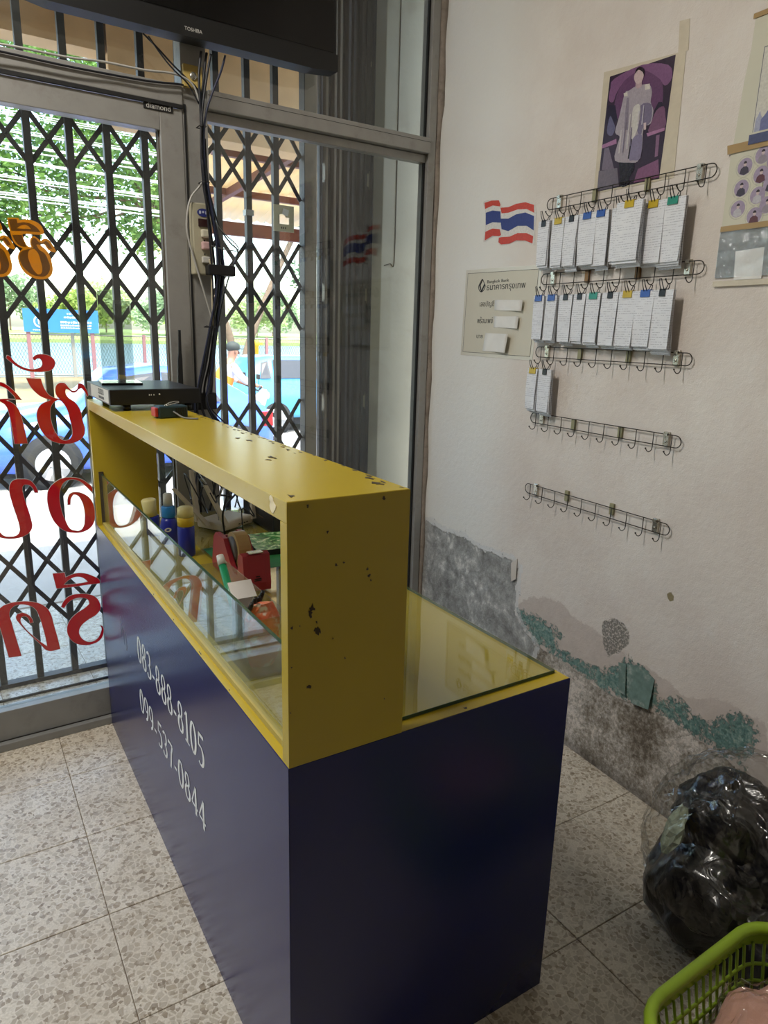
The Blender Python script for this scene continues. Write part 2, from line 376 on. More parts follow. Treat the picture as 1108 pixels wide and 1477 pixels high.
def wall_material():
    t = NT('peeling_wall'); o = t.obj()
    big = t.noise(3.0, 5.0, 0.6); mid = t.noise(22.0, 6.0, 0.68); fine = t.noise(75.0, 5.0, 0.7); grit = t.noise(260.0, 3.0, 0.6)
    nz = t.math('ADD', t.math('MULTIPLY', t.math('SUBTRACT', mid, 0.5), 0.075), t.math('MULTIPLY', t.math('SUBTRACT', fine, 0.5), 0.05))
    def mask(a, k=1.0, soft=0.003, shift=0.0):
        return t.step(t.math('ADD', t.math('ADD', t.attr(a), shift), t.math('MULTIPLY', nz, k)), -soft, soft)
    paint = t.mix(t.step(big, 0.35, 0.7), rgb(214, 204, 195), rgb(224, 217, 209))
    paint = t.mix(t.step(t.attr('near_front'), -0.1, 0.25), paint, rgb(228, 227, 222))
    specks = t.step(fine, 0.745, 0.78)
    paint = t.mix(t.math('MULTIPLY', specks, 0.35), paint, rgb(150, 140, 128))
    flake = t.mix(mid, rgb(196, 198, 200), rgb(226, 226, 224))
    cement = t.ramp(t.math('ADD', t.math('MULTIPLY', mid, 0.45), t.math('MULTIPLY', t.noise(9.0, 7.0, 0.72, dist=0.6), 0.55)), [(0.38, rgb(118, 117, 114)), (0.48, rgb(152, 152, 149)), (0.55, rgb(178, 178, 175)), (0.61, rgb(222, 221, 216))])
    pink = t.mix(mid, rgb(184, 172, 163), rgb(214, 203, 195))
    teal = t.ramp(t.math('ADD', t.math('MULTIPLY', fine, 0.7), t.math('MULTIPLY', big, 0.3)), [(0.38, rgb(76, 100, 96)), (0.5, rgb(104, 138, 132)), (0.62, rgb(158, 176, 166))])
    dado = t.ramp(t.math('ADD', t.math('MULTIPLY', t.noise(7.0, 6.0, 0.7), 0.6), t.math('MULTIPLY', fine, 0.4)), [(0.40, rgb(104, 94, 82)), (0.47, rgb(146, 138, 126)), (0.52, rgb(178, 171, 162)), (0.58, rgb(218, 209, 200))])
    mc = mask('cement', 0.6); mp = mask('pink', 0.5); mt = mask('teal', 1.0); md = mask('dado', 0.5); ms = mask('spot', 0.35)
    mfl = t.math('MULTIPLY', mask('cement', 0.6, 0.003, 0.022), t.math('SUBTRACT', 1.0, mc))
    pits = t.math('MULTIPLY', mask('cement', 0.5, 0.01, 0.03), t.step(t.noise(55.0, 5.0, 0.75), 0.60, 0.66))
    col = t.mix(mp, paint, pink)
    teal_on = t.math('MULTIPLY', mt, t.step(t.math('ADD', t.math('ADD', t.math('MULTIPLY', t.noise(48.0, 8.0, 0.82), 0.65), t.math('MULTIPLY', mid, 0.35)), t.math('MULTIPLY', t.attr('teal'), 2.2)), 0.49, 0.53))
    col = t.mix(teal_on, col, teal)
    col = t.mix(t.math('MULTIPLY', ms, t.step(t.noise(150.0, 5.0, 0.75), 0.40, 0.52)), col, t.mix(fine, rgb(104, 101, 96), rgb(150, 146, 138)))
    col = t.mix(md, col, dado)
    col = t.mix(t.math('MULTIPLY', mfl, 0.7), col, flake)
    col = t.mix(mc, col, cement)
    col = t.mix(t.math('MULTIPLY', t.math('MULTIPLY', pits, t.math('SUBTRACT', 1.0, mc)), 0.8), col, rgb(84, 82, 80))
    low = t.step(t.attr('height'), 0.07, 0.0)
    col = t.mix(t.math('MULTIPLY', low, t.math('MULTIPLY_ADD', mid, 0.8, 0.15)), col, rgb(74, 70, 64))
    col = t.mix(mask('chip', 0.05, 0.001), col, rgb(140, 128, 98))
    t.link(col, t.p.inputs['Base Color']); t.p.inputs['Roughness'].default_value = 0.78; t.p.inputs['Specular IOR Level'].default_value = 0.25
    peel = t.math('MAXIMUM', t.math('MAXIMUM', mc, md), t.math('MAXIMUM', ms, teal_on))
    h = t.math('SUBTRACT', t.math('MULTIPLY', t.noise(48.0, 4.0, 0.6), 0.8), t.math('MULTIPLY', peel, 1.6))
    h = t.math('ADD', h, t.math('MULTIPLY', grit, 0.35)); h = t.math('ADD', h, t.math('MULTIPLY', t.math('MULTIPLY', fine, peel), 1.5))
    t.bump(h, 0.8, 0.0034)
    return t.m
mWall = wall_material()
ss = np.concatenate([np.linspace(-9.3, -2.0, 19)[:-1], np.linspace(-2.0, 0.0, 201)]); zz = np.concatenate([np.linspace(0, 1.1, 111), np.linspace(1.1, 3.1, 21)[1:]])
Sg, Zg = np.meshgrid(ss, zz); ns, nz_ = len(ss), len(zz)
wv = [(0.0, s, z) for s, z in zip(Sg.ravel(), Zg.ravel())]
wf = [(j * ns + i, (j + 1) * ns + i, (j + 1) * ns + i + 1, j * ns + i + 1) for j in range(nz_ - 1) for i in range(ns - 1)]
me = bpy.data.meshes.new('wall_right'); me.from_pydata(wv, [], wf); me.materials.append(mWall)
for nm, val in (('cement', signed(cement_poly, Sg, Zg)), ('pink', signed(pink_poly, Sg, Zg)), ('teal', signed(teal_poly, Sg, Zg)), ('dado', signed(dado_poly, Sg, Zg)),
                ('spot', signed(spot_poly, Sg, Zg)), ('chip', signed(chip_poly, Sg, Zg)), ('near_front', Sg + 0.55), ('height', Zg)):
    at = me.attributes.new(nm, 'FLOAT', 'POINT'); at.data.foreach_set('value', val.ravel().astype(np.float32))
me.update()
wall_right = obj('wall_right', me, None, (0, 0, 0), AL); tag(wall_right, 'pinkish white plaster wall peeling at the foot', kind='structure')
mPlain = M('old_plaster', (206, 198, 188), 0.85, var=0.06, bump=0.3); mFar = M('back_room_paint', (142, 134, 124), 0.9, var=0.08)
MB().box(0.004, 0.14, -9.3, 0.0, 0, 3.1).build('masonry', mPlain, wall_right)
# flakes of old paint curling off above the dado
mFlake = M('teal_flake', (116, 142, 134), 0.7, var=0.3, scale=45, dirt=(176, 182, 172), dirt_amt=0.8)
for pts, lift in (([(-1.147, 0.3941), (-1.2013, 0.4098), (-1.246, 0.3912), (-1.2474, 0.2997), (-1.1879, 0.2916), (-1.1616, 0.3286)], 0.014), ([(-1.1134, 0.3858), (-1.142, 0.3918), (-1.1579, 0.2994), (-1.1335, 0.3012)], 0.008), ([(-0.5905, 0.5405), (-0.6222, 0.5657), (-0.6267, 0.4918), (-0.6053, 0.4769)], 0.006)):
    zs_ = [p[1] for p in pts]; z1_, z0f = max(zs_), min(zs_)
    v_ = [(-0.001 - lift * ((z1_ - b) / (z1_ - z0f)) ** 2, a, b) for a, b in pts]; n_ = len(v_)
    v_ += [(x - 0.0012, a, b) for x, a, b in v_]
    MB().add(v_, [tuple(range(n_)), tuple(range(n_, 2 * n_))[::-1]] + [(i, (i + 1) % n_, n_ + (i + 1) % n_, n_ + i) for i in range(n_)]).build('paint_flake', mFlake if lift > 0.007 else mPlain, wall_right)
# rough plaster edge where the wall meets the aluminium frame
mEdge = M('plaster_edge', (158, 146, 134), 0.9, var=0.2, scale=30, bump=0.8, bscale=40, dirt=(92, 84, 76))
mb = MB(); rings = []
for k in range(63):
    z = 3.1 * k / 62
    w = 0.012 + 0.005 * math.sin(k * 0.9) + random.uniform(-0.002, 0.002) + (0.01 if z > 2.1 else 0)
    d = 0.016 + random.uniform(-0.003, 0.003)
    rings.append([(0.003, -w, z), (-d * 0.7, -w * 0.5, z), (-d, 0.0, z), (-d, 0.02, z), (0.003, 0.02, z)])
mb.loft(rings); mb.build('plaster_edge', mEdge, wall_right)
# ---- the rest of the shell (behind and above the camera)
wl_o = MB().box(-3.85, -3.7, -9.3, 0.05, 0, 3.1).build('wall_left', mFar); tag(wl_o, 'plain plaster wall on the left', kind='structure')
wb_o = MB().box(-3.85, 0.5, -9.3, -9.15, 0, 3.1).build('wall_back', mFar); tag(wb_o, 'plain plaster back wall', kind='structure')
ce_o = MB().box(-3.85, 0.5, -9.3, 0.12, 3.1, 3.2).build('ceiling', M('ceiling_paint', (226, 222, 214), 0.9)); tag(ce_o, 'white painted ceiling', kind='structure')

# ---- storefront
mAlu = M('aluminium', (164, 162, 157), 0.42, 0.35, var=0.07, scale=20, dirt=(120, 112, 102), dirt_amt=0.35)
mAluB = M('aluminium_bottom', (150, 150, 146), 0.4, 0.35, var=0.08, dirt=(104, 102, 98), dirt_amt=0.4)
mGasket = M('black_gasket', (22, 22, 22), 0.7)
mGlass = glass_mat('window_glass', (0.93, 0.955, 0.94), 0.0, 0.05, 0.035)
YF = 0.0
frame = struct('window_1', 'grey aluminium shopfront with fixed glass and transoms')
def bar(x0, x1, z0, z1, y0=0.0, y1=0.05, name='frame_bar', m=None, par=None, bev=0.002):
    return MB().box(x0, x1, y0, y1, z0, z1, bev=bev).build(name, m or mAlu, par or frame)
bar(-0.984, -0.905, 0.0, 3.1, 0.0, 0.06, 'mullion')
bar(-0.9795, -0.9735, 0.03, 1.985, -0.003, 0.0, 'mullion_groove', mGasket, bev=0)
bar(-0.905, -0.050, 1.984, 2.036, -0.012, 0.05, 'transom')
MB().box(-0.905, -0.05, -0.0125, -0.0118, 2.021, 2.0222).build('transom_line', mGasket, frame)
bar(-0.905, -0.050, 1.955, 1.982, 0.014, 0.05, 'glazing_bead')
bar(-2.1, -0.984, 1.980, 2.034, -0.006, 0.06, 'door_header')
MB().box(-2.1, -0.984, -0.009, 0.0, 1.9695, 1.9795).build('header_gap', mGasket, frame)
bar(-0.051, -0.018, 0.0, 3.1, -0.002, 0.06, 'jamb')
MB().box(-0.018, 0.016, 0.006, 0.06, 0.0, 3.1).build('jamb_filler', mEdge, frame)
MB().box(-0.0585, -0.0515, 0.016, 0.026, 0.12, 3.1).build('jamb_gasket', mGasket, frame)
bar(-0.905, -0.05, 0.0, 0.128, 0.0, 0.06, 'bottom_rail', mAluB)
bar(-2.2, -2.1, 0.0, 3.1, 0.0, 0.06, 'mullion')
bar(-3.7, -2.2, 0.0, 0.128, 0.0, 0.06, 'bottom_rail', mAluB)
bar(-3.7, -2.2, 1.98, 2.034, 0.0, 0.06, 'transom')
bar(-3.7, -0.05, 2.86, 3.1, 0.0, 0.06, 'head_beam')
bar(-3.7, 0.0, 0.0, 0.026, -0.022, 0.0, 'floor_strip', mAluB)
def pane(x0, x1, z0, z1, y=0.03, par=None, name='glass_pane'):
    return MB().box(x0, x1, y - 0.0025, y + 0.0025, z0, z1).build(name, mGlass, par or frame)
pane(-0.905, -0.05, 0.128, 1.984); pane(-0.905, -0.05, 2.036, 2.86); pane(-2.1, -0.984, 2.034, 2.86)
pane(-3.7, -2.2, 0.128, 1.98); pane(-3.7, -2.2, 2.034, 2.86)
head = MB().box(-3.85, 0.5, 0.06, 0.2, 2.86, 3.2).build('trim_1', mPlain); tag(head, 'plastered beam above the shopfront', kind='structure')
# the glazed door
door = struct('door_1', 'grey aluminium glass door with red vinyl letters')
bar(-1.054, -0.984, 0.02, 1.968, -0.002, 0.046, 'door_stile', None, door)
bar(-2.1, -2.03, 0.02, 1.968, -0.002, 0.046, 'door_stile', None, door)
bar(-2.03, -1.054, 1.902, 1.968, -0.002, 0.046, 'top_rail', None, door)
bar(-2.03, -1.054, 0.028, 0.128, -0.001, 0.046, 'bottom_rail', mAluB, door)
MB().box(-1.0585, -1.054, 0.012, 0.034, 0.128, 1.902).build('glazing_gasket', M('grey_gasket', (96, 88, 76), 0.7), door)
door_glass = pane(-2.03, -1.0585, 0.128, 1.902, 0.03, door)

# ================================================================ COUNTER
def laminate(name, col, rough, coat, var=0.08, spec=0.5):
    t = NT(name)
    n1 = t.noise(4.0, 5.0, 0.6); st = t.node('ShaderNodeMapping'); st.inputs['Scale'].default_value = (40, 40, 3); t.link(t.obj(), st.inputs[0])
    n2 = t.noise(1.0, 4.0, 0.6, vec=st.outputs[0])
    b = rgb(*col)
    c = t.mix(n1, tuple(q * (1 - var) for q in b[:3]) + (1,), tuple(q * (1 + var) for q in b[:3]) + (1,))
    t.link(c, t.p.inputs['Base Color']); t.link(t.math('MULTIPLY_ADD', n1, 0.06, rough - 0.03), t.p.inputs['Roughness'])
    t.p.inputs['Coat Weight'].default_value = coat; t.p.inputs['Coat Roughness'].default_value = 0.2
    t.p.inputs['Specular IOR Level'].default_value = spec
    return t.m
mNavy = laminate('navy_laminate', (5, 20, 84), 0.24, 0.0, 0.06, 0.42)
mYel = laminate('yellow_paint', (178, 155, 42), 0.26, 0.0, 0.06)
mWhite = M('white_vinyl', (226, 226, 222), 0.5)
mDark = M('dark_residue', (70, 58, 34), 0.8, var=0.3, scale=200)
mPane = glass_mat('counter_glass', (0.86, 0.92, 0.89), 0.0, 0.12, 0.08)
mGEdge = M('green_glass_edge', (44, 74, 58), 0.15, var=0.1)
counter = thing('counter', 'navy blue shop counter with yellow shelf unit, glass front and white phone numbers', 'counter', C0, TH)
MB().box(0.0, 0.016, 0.0, CL, 0.0, H1 - 0.0005).build('front_panel', mNavy, counter)
MB().box(0.0161, CW, 0.0, 0.016, 0.0, H1 - 0.0005).build('end_panel', mNavy, counter)
MB().box(0.0161, CW, CL - 0.016, CL, 0.0, H1 - 0.0005).build('end_panel', mNavy, counter)
for v0 in (0.0165, 0.52, 1.02): MB().box(0.16, 0.30, v0, v0 + 0.45, H1 - 0.14, H1 - 0.021, bev=0.002).build('drawer', mYel, counter)
deck = MB().box(0.0, CW, 0.0, CL, H1 - 0.02, H1, bev=0.0008).box(0.0, 0.02, 0, CL, H1 - 0.02, H1 - 0.0004).build('desk_top', mYel, counter)
# drop the yellow edge behind the navy panels: only the top face shows yellow
deck.scale = (1, 1, 1); deck.location = (0, 0, 0)
front_sheet = MB().box(-0.0012, 0.0, -0.0012, CL, 0.0, H1 - 0.001).build('front_laminate', mNavy, counter)
MB().box(-0.0012, CW + 0.0012, -0.0012, 0.0, 0.0, H1 - 0.001).build('end_laminate', mNavy, counter)
# shelf unit on the street-side half
shelf = MB().box(0.0, CS, 0.0, CL, H2 - 0.030, H2, bev=0.0012).build('shelf_top', mYel, counter)
near = MB().box(0.0, CS, 0.0, 0.022, H1 + 0.0003, H2 - 0.0302, bev=0.0008).box(0.0, CS, -0.0008, 0.0, H1 - 0.0005, H2 - 0.001).build('shelf_side', mYel, counter)
far = MB().box(0.0, CS, CL - 0.022, CL, H1 + 0.0003, H2 - 0.0302, bev=0.0008).build('shelf_side', mYel, counter)
MB().box(0.014, 0.026, 0.0225, CL - 0.0225, H1, H1 + 0.010).build('glass_channel', M('yellow_bead', (176, 158, 84), 0.4), counter)
gp = MB().box(0.018, 0.023, 0.0225, CL - 0.0225, H1 + 0.006, 0.876).build('glass_front', mPane, counter)
MB().box(0.0178, 0.0232, 0.0225, CL - 0.0225, 0.876, 0.8775).build('ground_edge', mGEdge, gp)
MB().box(0.0135, 0.0275, CL - 0.0275, CL - 0.0221, H1 + 0.004, 0.884).build('glass_slot', mDark, counter)
# flaked paint and tape residue
def blot(cx, cy, r, n=9, k=0.55):
    return [(cx + r * (1 + random.uniform(-k, k)) * math.cos(2 * math.pi * i / n) * 1.0, cy + r * (1 + random.uniform(-k, k)) * math.sin(2 * math.pi * i / n)) for i in range(n)]
mb = MB(); random.seed(21)
for k in range(64):
    v = 0.02 + 0.98 * (k / 63) + random.uniform(-.01, .01); u = CS - abs(random.gauss(0, 0.010)) - 0.002
    r = random.uniform(0.001, 0.0032)
    if v < 0.35 and k % 3: continue
    mb.prism([(x, v + (y - v) * random.uniform(0.8, 3.2)) for x, y in blot(u, v, r)], 'z', H2 - 0.0002, H2 + 0.0004)
for (u, v, r) in ((0.10, 0.30, 0.004), (0.115, 0.32, 0.006), (0.02, 0.03, 0.004), (0.17, 0.05, 0.006), (0.18, 0.09, 0.005), (0.15, 0.52, 0.004), (0.14, 0.56, 0.005)):
    mb.prism([(x, v + (y - v) * 1.8) for x, y in blot(u, v, r, 11, 0.7)], 'z', H2 - 0.0002, H2 + 0.0004)
mb.build('tape_residue', mDark, shelf)['kind'] = 'stuff'
mb = MB()
for (u, z, r) in ((0.037, 0.952, 0.006), (0.034, 0.944, 0.005), (0.048, 0.916, 0.0065), (0.043, 0.919, 0.004), (0.0744, 1.0097, 0.003), (0.086, 1.012, 0.002), (0.125, 0.9965, 0.003), (0.128, 0.986, 0.003), (0.131, 0.978, 0.002),
                   (0.0315, 0.834, 0.004), (0.006, 0.93, 0.003), (0.044, 0.93, 0.002), (0.09, 0.865, 0.002), (0.018, 0.93, 0.0015), (0.07, 0.90, 0.0015), (0.003, 0.80, 0.0016), (0.005, 0.87, 0.0015), (0.16, 0.78, 0.0012), (0.06, 1.06, 0.002), (0.15, 1.098, 0.003), (0.03, 1.1, 0.003)):
    mb.prism([(x, z + (y - z) * 1.3) for x, y in blot(u, z, r * 0.62, 9, 0.8)], 'y', -0.0013, -0.0006)
mb.build('paint_chip', mDark, near)['kind'] = 'stuff'
mb = MB()
for (v, z, r) in ((0.045, 1.092, 0.009), (0.05, 1.1, 0.006)): mb.prism(blot(v, z, r, 11, 0.35), 'x', -0.0007, 0.0)
mb.build('bare_patch', M('bare_wood', (238, 226, 190), 0.7), shelf)
mb = MB()
for (v, r) in ((0.25, 0.0014), (0.41, 0.002), (0.42, 0.0016), (0.6, 0.0014), (0.77, 0.0016), (1.1, 0.0015), (1.25, 0.002)):
    mb.prism(blot(v, H1 + 0.006, r, 7), 'x', -0.0006, 0.0003)
mb.prism([(x, y) for x, y in blot(0.33, 0.008, 0.003, 8, 0.7)], 'z', H1, H1 + 0.0005)
mb.build('paint_chip', mDark, deck)['kind'] = 'stuff'

# white vinyl phone numbers: each figure cut with a broad nib
def stroke_quads(pts, w, t, taper=(1, 1)):
    pts = [Vector((p[0], p[1])) for p in pts]; m = len(pts); L = []; Rr = []
    for i, p in enumerate(pts):
        a = pts[max(i - 1, 0)]; b = pts[min(i + 1, m - 1)]; d = (b - a); d = d.normalized() if d.length > 1e-9 else Vector((1, 0))
        n = Vector((-d.y, d.x)); h = 0.5 * math.sqrt((w * n.x) ** 2 + (t * n.y) ** 2)
        f = i / max(m - 1, 1); h *= taper[0] * (1 - f) + taper[1] * f
        L.append(p + n * h); Rr.append(p - n * h)
    return L, Rr
def arc(cx, cy, rx, ry, a0, a1, n=18): return [(cx + rx * math.cos(R(a0 + (a1 - a0) * k / n)), cy + ry * math.sin(R(a0 + (a1 - a0) * k / n))) for k in range(n + 1)]
W_, T_ = 0.115, 0.05
FIG = {
    '0': (0.46, [(arc(0.23, 0.5, 0.17, 0.475, 0, 360, 30), W_, T_)]),
    '8': (0.46, [(arc(0.23, 0.745, 0.135, 0.23, 0, 360, 24), 0.09, T_), (arc(0.23, 0.265, 0.165, 0.245, 0, 360, 26), W_, T_)]),
    '3': (0.44, [(arc(0.2, 0.74, 0.15, 0.235, 150, -90, 20), 0.10, T_), (arc(0.19, 0.26, 0.175, 0.24, 90, -150, 22), W_, T_)]),
    '9': (0.46, [(arc(0.23, 0.69, 0.165, 0.285, 0, 360, 26), 0.105, T_), ([(0.395, 0.69), (0.395, 0.5), (0.36, 0.3), (0.29, 0.14), (0.16, 0.02)], W_, T_)]),
    '1': (0.36, [([(0.2, 1.0), (0.2, 0.03)], W_, T_), ([(0.06, 0.84), (0.2, 0.985)], 0.06, T_), ([(0.05, 0.025), (0.35, 0.025)], 0.05, T_)]),
    '5': (0.44, [([(0.1, 0.95), (0.42, 0.97)], 0.07, 0.09), ([(0.115, 0.97), (0.085, 0.56)], 0.06, T_), (arc(0.19, 0.31, 0.2, 0.295, 115, -125, 24), W_, T_)]),
    '7': (0.44, [([(0.04, 0.955), (0.42, 0.955)], 0.06, 0.085), ([(0.41, 0.95), (0.3, 0.62), (0.2, 0.0)], 0.10, T_), ([(0.05, 0.96), (0.05, 0.84)], 0.05, T_)]),
    '4': (0.48, [([(0.33, 1.0), (0.33, 0.0)], W_, T_), ([(0.32, 0.98), (0.03, 0.29)], 0.055, T_), ([(0.02, 0.27), (0.47, 0.27)], 0.05, 0.065)]),
    '-': (0.30, [([(0.04, 0.33), (0.25, 0.33)], 0.08, 0.085)]),
}
def phone_line(txt, v_start, v_end, z0, hgt):
    total = sum(FIG[c][0] + 0.06 for c in txt) - 0.06; k = (v_start - v_end) / total; x = 0.0
    for c in txt:
        w, strokes = FIG[c]; mb = MB()
        for pts, wd, th in strokes:
            L, Q = stroke_quads(pts, wd * 1.05, th * 1.2); m = len(L)
            P = [(v_start - (x + q.x) * k, z0 + q.y * hgt) for q in L + Q]
            vs = [(-0.0018, a, b) for a, b in P]
            fs = [(i, i + 1, m + i + 1, m + i) for i in range(m - 1)]
            mb.add(vs, fs)
        mb.build('figure', mWhite, front_sheet); x += w + 0.06
phone_line('083-888-8105', 0.985, 0.412, 0.4575, 0.0745)
phone_line('099-537-0844', 0.995, 0.420, 0.304, 0.069)
mGhost = M('worn_vinyl', (120, 112, 118), 0.6, var=0.3, scale=90)
for pts in ([(1.195, 0.505), (1.19, 0.50), (1.192, 0.44)], [(1.175, 0.475), (1.165, 0.485), (1.158, 0.47), (1.158, 0.43)], [(1.145, 0.47), (1.135, 0.478), (1.128, 0.465), (1.128, 0.425), (1.14, 0.42)], [(1.09, 0.425), (1.086, 0.42)]):
    L, Q = stroke_quads(pts, 0.004, 0.002); m = len(L)
    MB().add([(-0.0017, q.x, q.y) for q in L + Q], [(i, i + 1, m + i + 1, m + i) for i in range(m - 1)]).build('worn_letter', mGhost, front_sheet)
# loose glass sheet lying on the desk
dg = thing('desk_glass_sheet', 'clear glass sheet with green edge lying on the yellow desk top', 'glass sheet', counter_pt(0, 0, H1 + 0.0005), TH)
MB().box(CS + 0.012, CW - 0.012, 0.028, CL - 0.004, 0.0, 0.006).build('sheet', glass_mat('desk_glass', (0.95, 0.97, 0.95), 0.0, 0.06, 0.02), dg)
MB().box(CS + 0.012, CW - 0.012, 0.0268, 0.0279, 0.0, 0.006).build('ground_edge', mGEdge, dg)
MB().box(CW - 0.0119, CW - 0.0108, 0.028, CL - 0.004, 0.0, 0.006).build('ground_edge', mGEdge, dg)

# ================================================================ FOLDING GATE outside the glass
mIron = M('black_iron', (62, 60, 60), 0.5, 0.5, var=0.15, scale=25, dirt=(92, 84, 74), dirt_amt=0.4)
mIronL = M('tan_iron', (150, 136, 116), 0.55, 0.4, var=0.12, dirt=(98, 86, 72))
GY = 0.30; GZ = 0.06
gate = thing('folding_gate', 'black iron folding lattice gate standing outside the shop glass', 'gate', (0, GY, GZ))
def channel(mb, x, w=0.022, d=0.024, z0=0.0, z1=2.75):
    t = 0.003
    mb.box(x - w / 2, x + w / 2, 0.0, t, z0, z1).box(x - w / 2, x - w / 2 + t, t, d, z0, z1).box(x + w / 2 - t, x + w / 2, t, d, z0, z1)
BX = [-0.432, -0.534, -0.645, -0.761, -0.889, -1.017, -1.139, -1.255, -1.378, -1.496, -1.615, -1.735, -1.855, -1.975, -2.095, -2.215, -2.335, -2.455, -2.575]
mb = MB(); channel(mb, 0.0); bar_me = mb.build('upright', mIron, gate); bar_me.location = (BX[1], 0, 0)
for x in BX[2:]:
    o = bar_me.copy(); COL.objects.link(o); o.location = (x, 0, 0)
strip_me = {}
for i in range(len(BX) - 1):
    a, b = BX[i], BX[i + 1]
    for z in (2.05, 1.895, 1.575, 1.413, 0.973, 0.817, 0.512, 0.353):
        for s in (-1, 1):
            key = (round(a - b, 2), s)
            if key not in strip_me:
                w = a - b; hh = 0.078; L = math.hypot(w, 2 * hh) / 2 + 0.004; ang = math.atan2(2 * hh * s, w)
                m_ = MB(); m_.box(-L, L, -0.002, 0.002, -0.0075, 0.0075, mat=Matrix.Rotation(-ang, 4, 'Y'))
                m_.lathe([(0.004, -0.004), (0.004, 0.004)], 8, mat=Matrix.Rotation(R(90), 4, 'X'))
                o = m_.build('lattice_strip', mIron, gate); strip_me[key] = o.data
            else: o = obj('lattice_strip', strip_me[key], gate)
            o.location = ((a + b) / 2, 0.012 + 0.004 * s, z - GZ)
MB().box(-2.6, -0.366, -0.004, 0.034, -0.0005, 0.016).build('floor_track', mIron, gate)
MB().box(-2.6, -0.366, -0.004, 0.034, 2.74, 2.79).build('head_track', mIron, gate)
# lock post and the folded stack of uprights
MB().box(-0.421, -0.368, -0.012, 0.03, 0.0165, 2.74, bev=0.002).build('lock_post', mIronL, gate)
mb = MB(); mb.box(-0.4235, -0.4212, -0.014, 0.03, 0.0165, 2.74); mb.build('post_edge', mIron, gate)
MB_ = None
mIronD = M('dark_folded_iron', (52, 52, 58), 0.45, 0.4, var=0.15); mTube = M('worn_tube', (118, 108, 94), 0.45, 0.5, var=0.15)
stack = thing('folded_gate_leaf', 'dark folded lattice gate leaf stacked against the concrete pillar', 'gate', (0, GY, GZ))
random.seed(4)
for k in range(9):
    x = -0.345 + k * 0.0315
    mb = MB(); d0 = -0.005 + 0.012 * (k % 2) + 0.002 * k
    mb.box(x - 0.006, x + 0.006, d0, d0 + 0.028, 0.0165, 2.74, bev=0.0025)
    mb.build('upright', mTube if k in (1, 2, 3) else mIronD, stack)
    if k < 8:
        for z in (0.3, 0.75, 1.2, 1.65, 2.1, 2.5):
            m_ = MB(); m_.box(-0.004, 0.004, 0.018, 0.022, -0.2, 0.2); m_.box(-0.0035, 0.0195, 0.022, 0.026, -0.19, 0.19)
            o = m_.build('lattice_strip', mIronD, stack); o.location = (x + 0.013, 0.01, z)
sheet = MB().box(-0.33, -0.09, 0.055, 0.058, 0.03, 2.7).build('backing_sheet', M('dark_sheet', (34, 34, 42), 0.6, 0.3), stack)
# cream lock plate hanging on the gate
lp = thing('lock_plate', 'cream plastic lock guard hung on the folding gate', 'lock', (-0.5095, GY - 0.005, 1.742))
mCream = M('cream_plastic', (206, 198, 162), 0.45)
outline('plate', [[(-0.042, -0.047), (0.042, -0.047), (0.042, 0.047), (-0.042, 0.047)], [(-0.022, -0.02), (-0.022, 0.012), (0.0, 0.018), (0.008, 0.005), (0.022, 0.005), (0.022, -0.02)][::-1]], 0.004, mCream, lp, lambda a, b, d: (a, d - 0.004, b), smooth=False)
MB().box(-0.012, 0.012, -0.01, -0.0061, 0.012, 0.034, mat=Matrix.Rotation(R(14), 4, 'Y')).build('paper_tag', M('white_paper', (232, 230, 224), 0.8), lp)
for k in range(3): MB().box(-0.012 + k * 0.008, -0.008 + k * 0.008, -0.0068, -0.006, -0.037, -0.03).build('digit', mGasket, lp)
MB().box(-0.66, -0.628, -0.001, 0.026, 1.68, 1.70).build('tape_wrap', M('clear_tape', (190, 190, 186), 0.3), gate)

# ---- ground outside, pillar, canopy
mPave = M('concrete_pavement', (176, 170, 158), 0.9, var=0.12, scale=3.0, bump=0.5, bscale=30, dirt=(140, 130, 114), dirt_amt=0.5)
mRoad = M('asphalt', (150, 146, 140), 0.9, var=0.12, scale=2.0, bump=0.6, bscale=90)
landing = MB().box(-4.5, 3.0, 0.06, 1.1, -0.25, 0.0585).build('landing', mGrout); tag(landing, 'terrazzo landing outside the door', kind='structure')
for i in range(-8, 9):
    for j in range(0, 4):
        x, y = -1.33 + i * 0.3, 0.075 + j * 0.25
        if x < -3.2 or x > 1.0: continue
        o = obj('tile', tile_me, landing, (x, y, 0.06), 0.0); o.scale = (1, 0.83, 1)
MB().box(-2.6, -0.05, 0.20, 0.206, 0.0602, 0.068).build('track_rail', mGasket, landing)
ramp = MB().prism([(1.1, 0.058), (2.4, -0.10), (4.9, -0.42), (4.9, -0.9), (1.1, -0.9)], 'x', -14, 16).build('pavement', mPave); tag(ramp, 'sunlit concrete pavement sloping to the road', kind='structure')
road = MB().box(-40, 60, 4.9, 15.5, -0.9, -0.58).build('road', mRoad); tag(road, 'sunlit grey road', kind='structure')
MB().box(-40, 60, 4.78, 4.9, -0.9, -0.415).build('kerb', mPave, ramp)
verge = MB().prism([(15.5, -0.9), (15.5, -0.42), (18, -0.42), (24.6, -0.40), (26.5, -1.6), (31, -2)], 'x', -40, 60).build('verge', M('dry_verge', (140, 124, 88), 0.95, var=0.25, scale=1.2, bump=0.8, bscale=6, dirt=(120, 124, 70))); tag(verge, 'dry grassy verge across the road', kind='structure')
MB().box(-40, 60, 15.4, 15.6, -0.9, -0.41).build('kerb', mPave, verge)
water = MB().box(-200, 300, 26, 132, -1.7, -1.5).build('canal', M('canal_water', (104, 126, 130), 0.35, var=0.06, bump=0.3, bscale=1.5, spec=0.2)); tag(water, 'pale canal behind the fence', kind='structure')
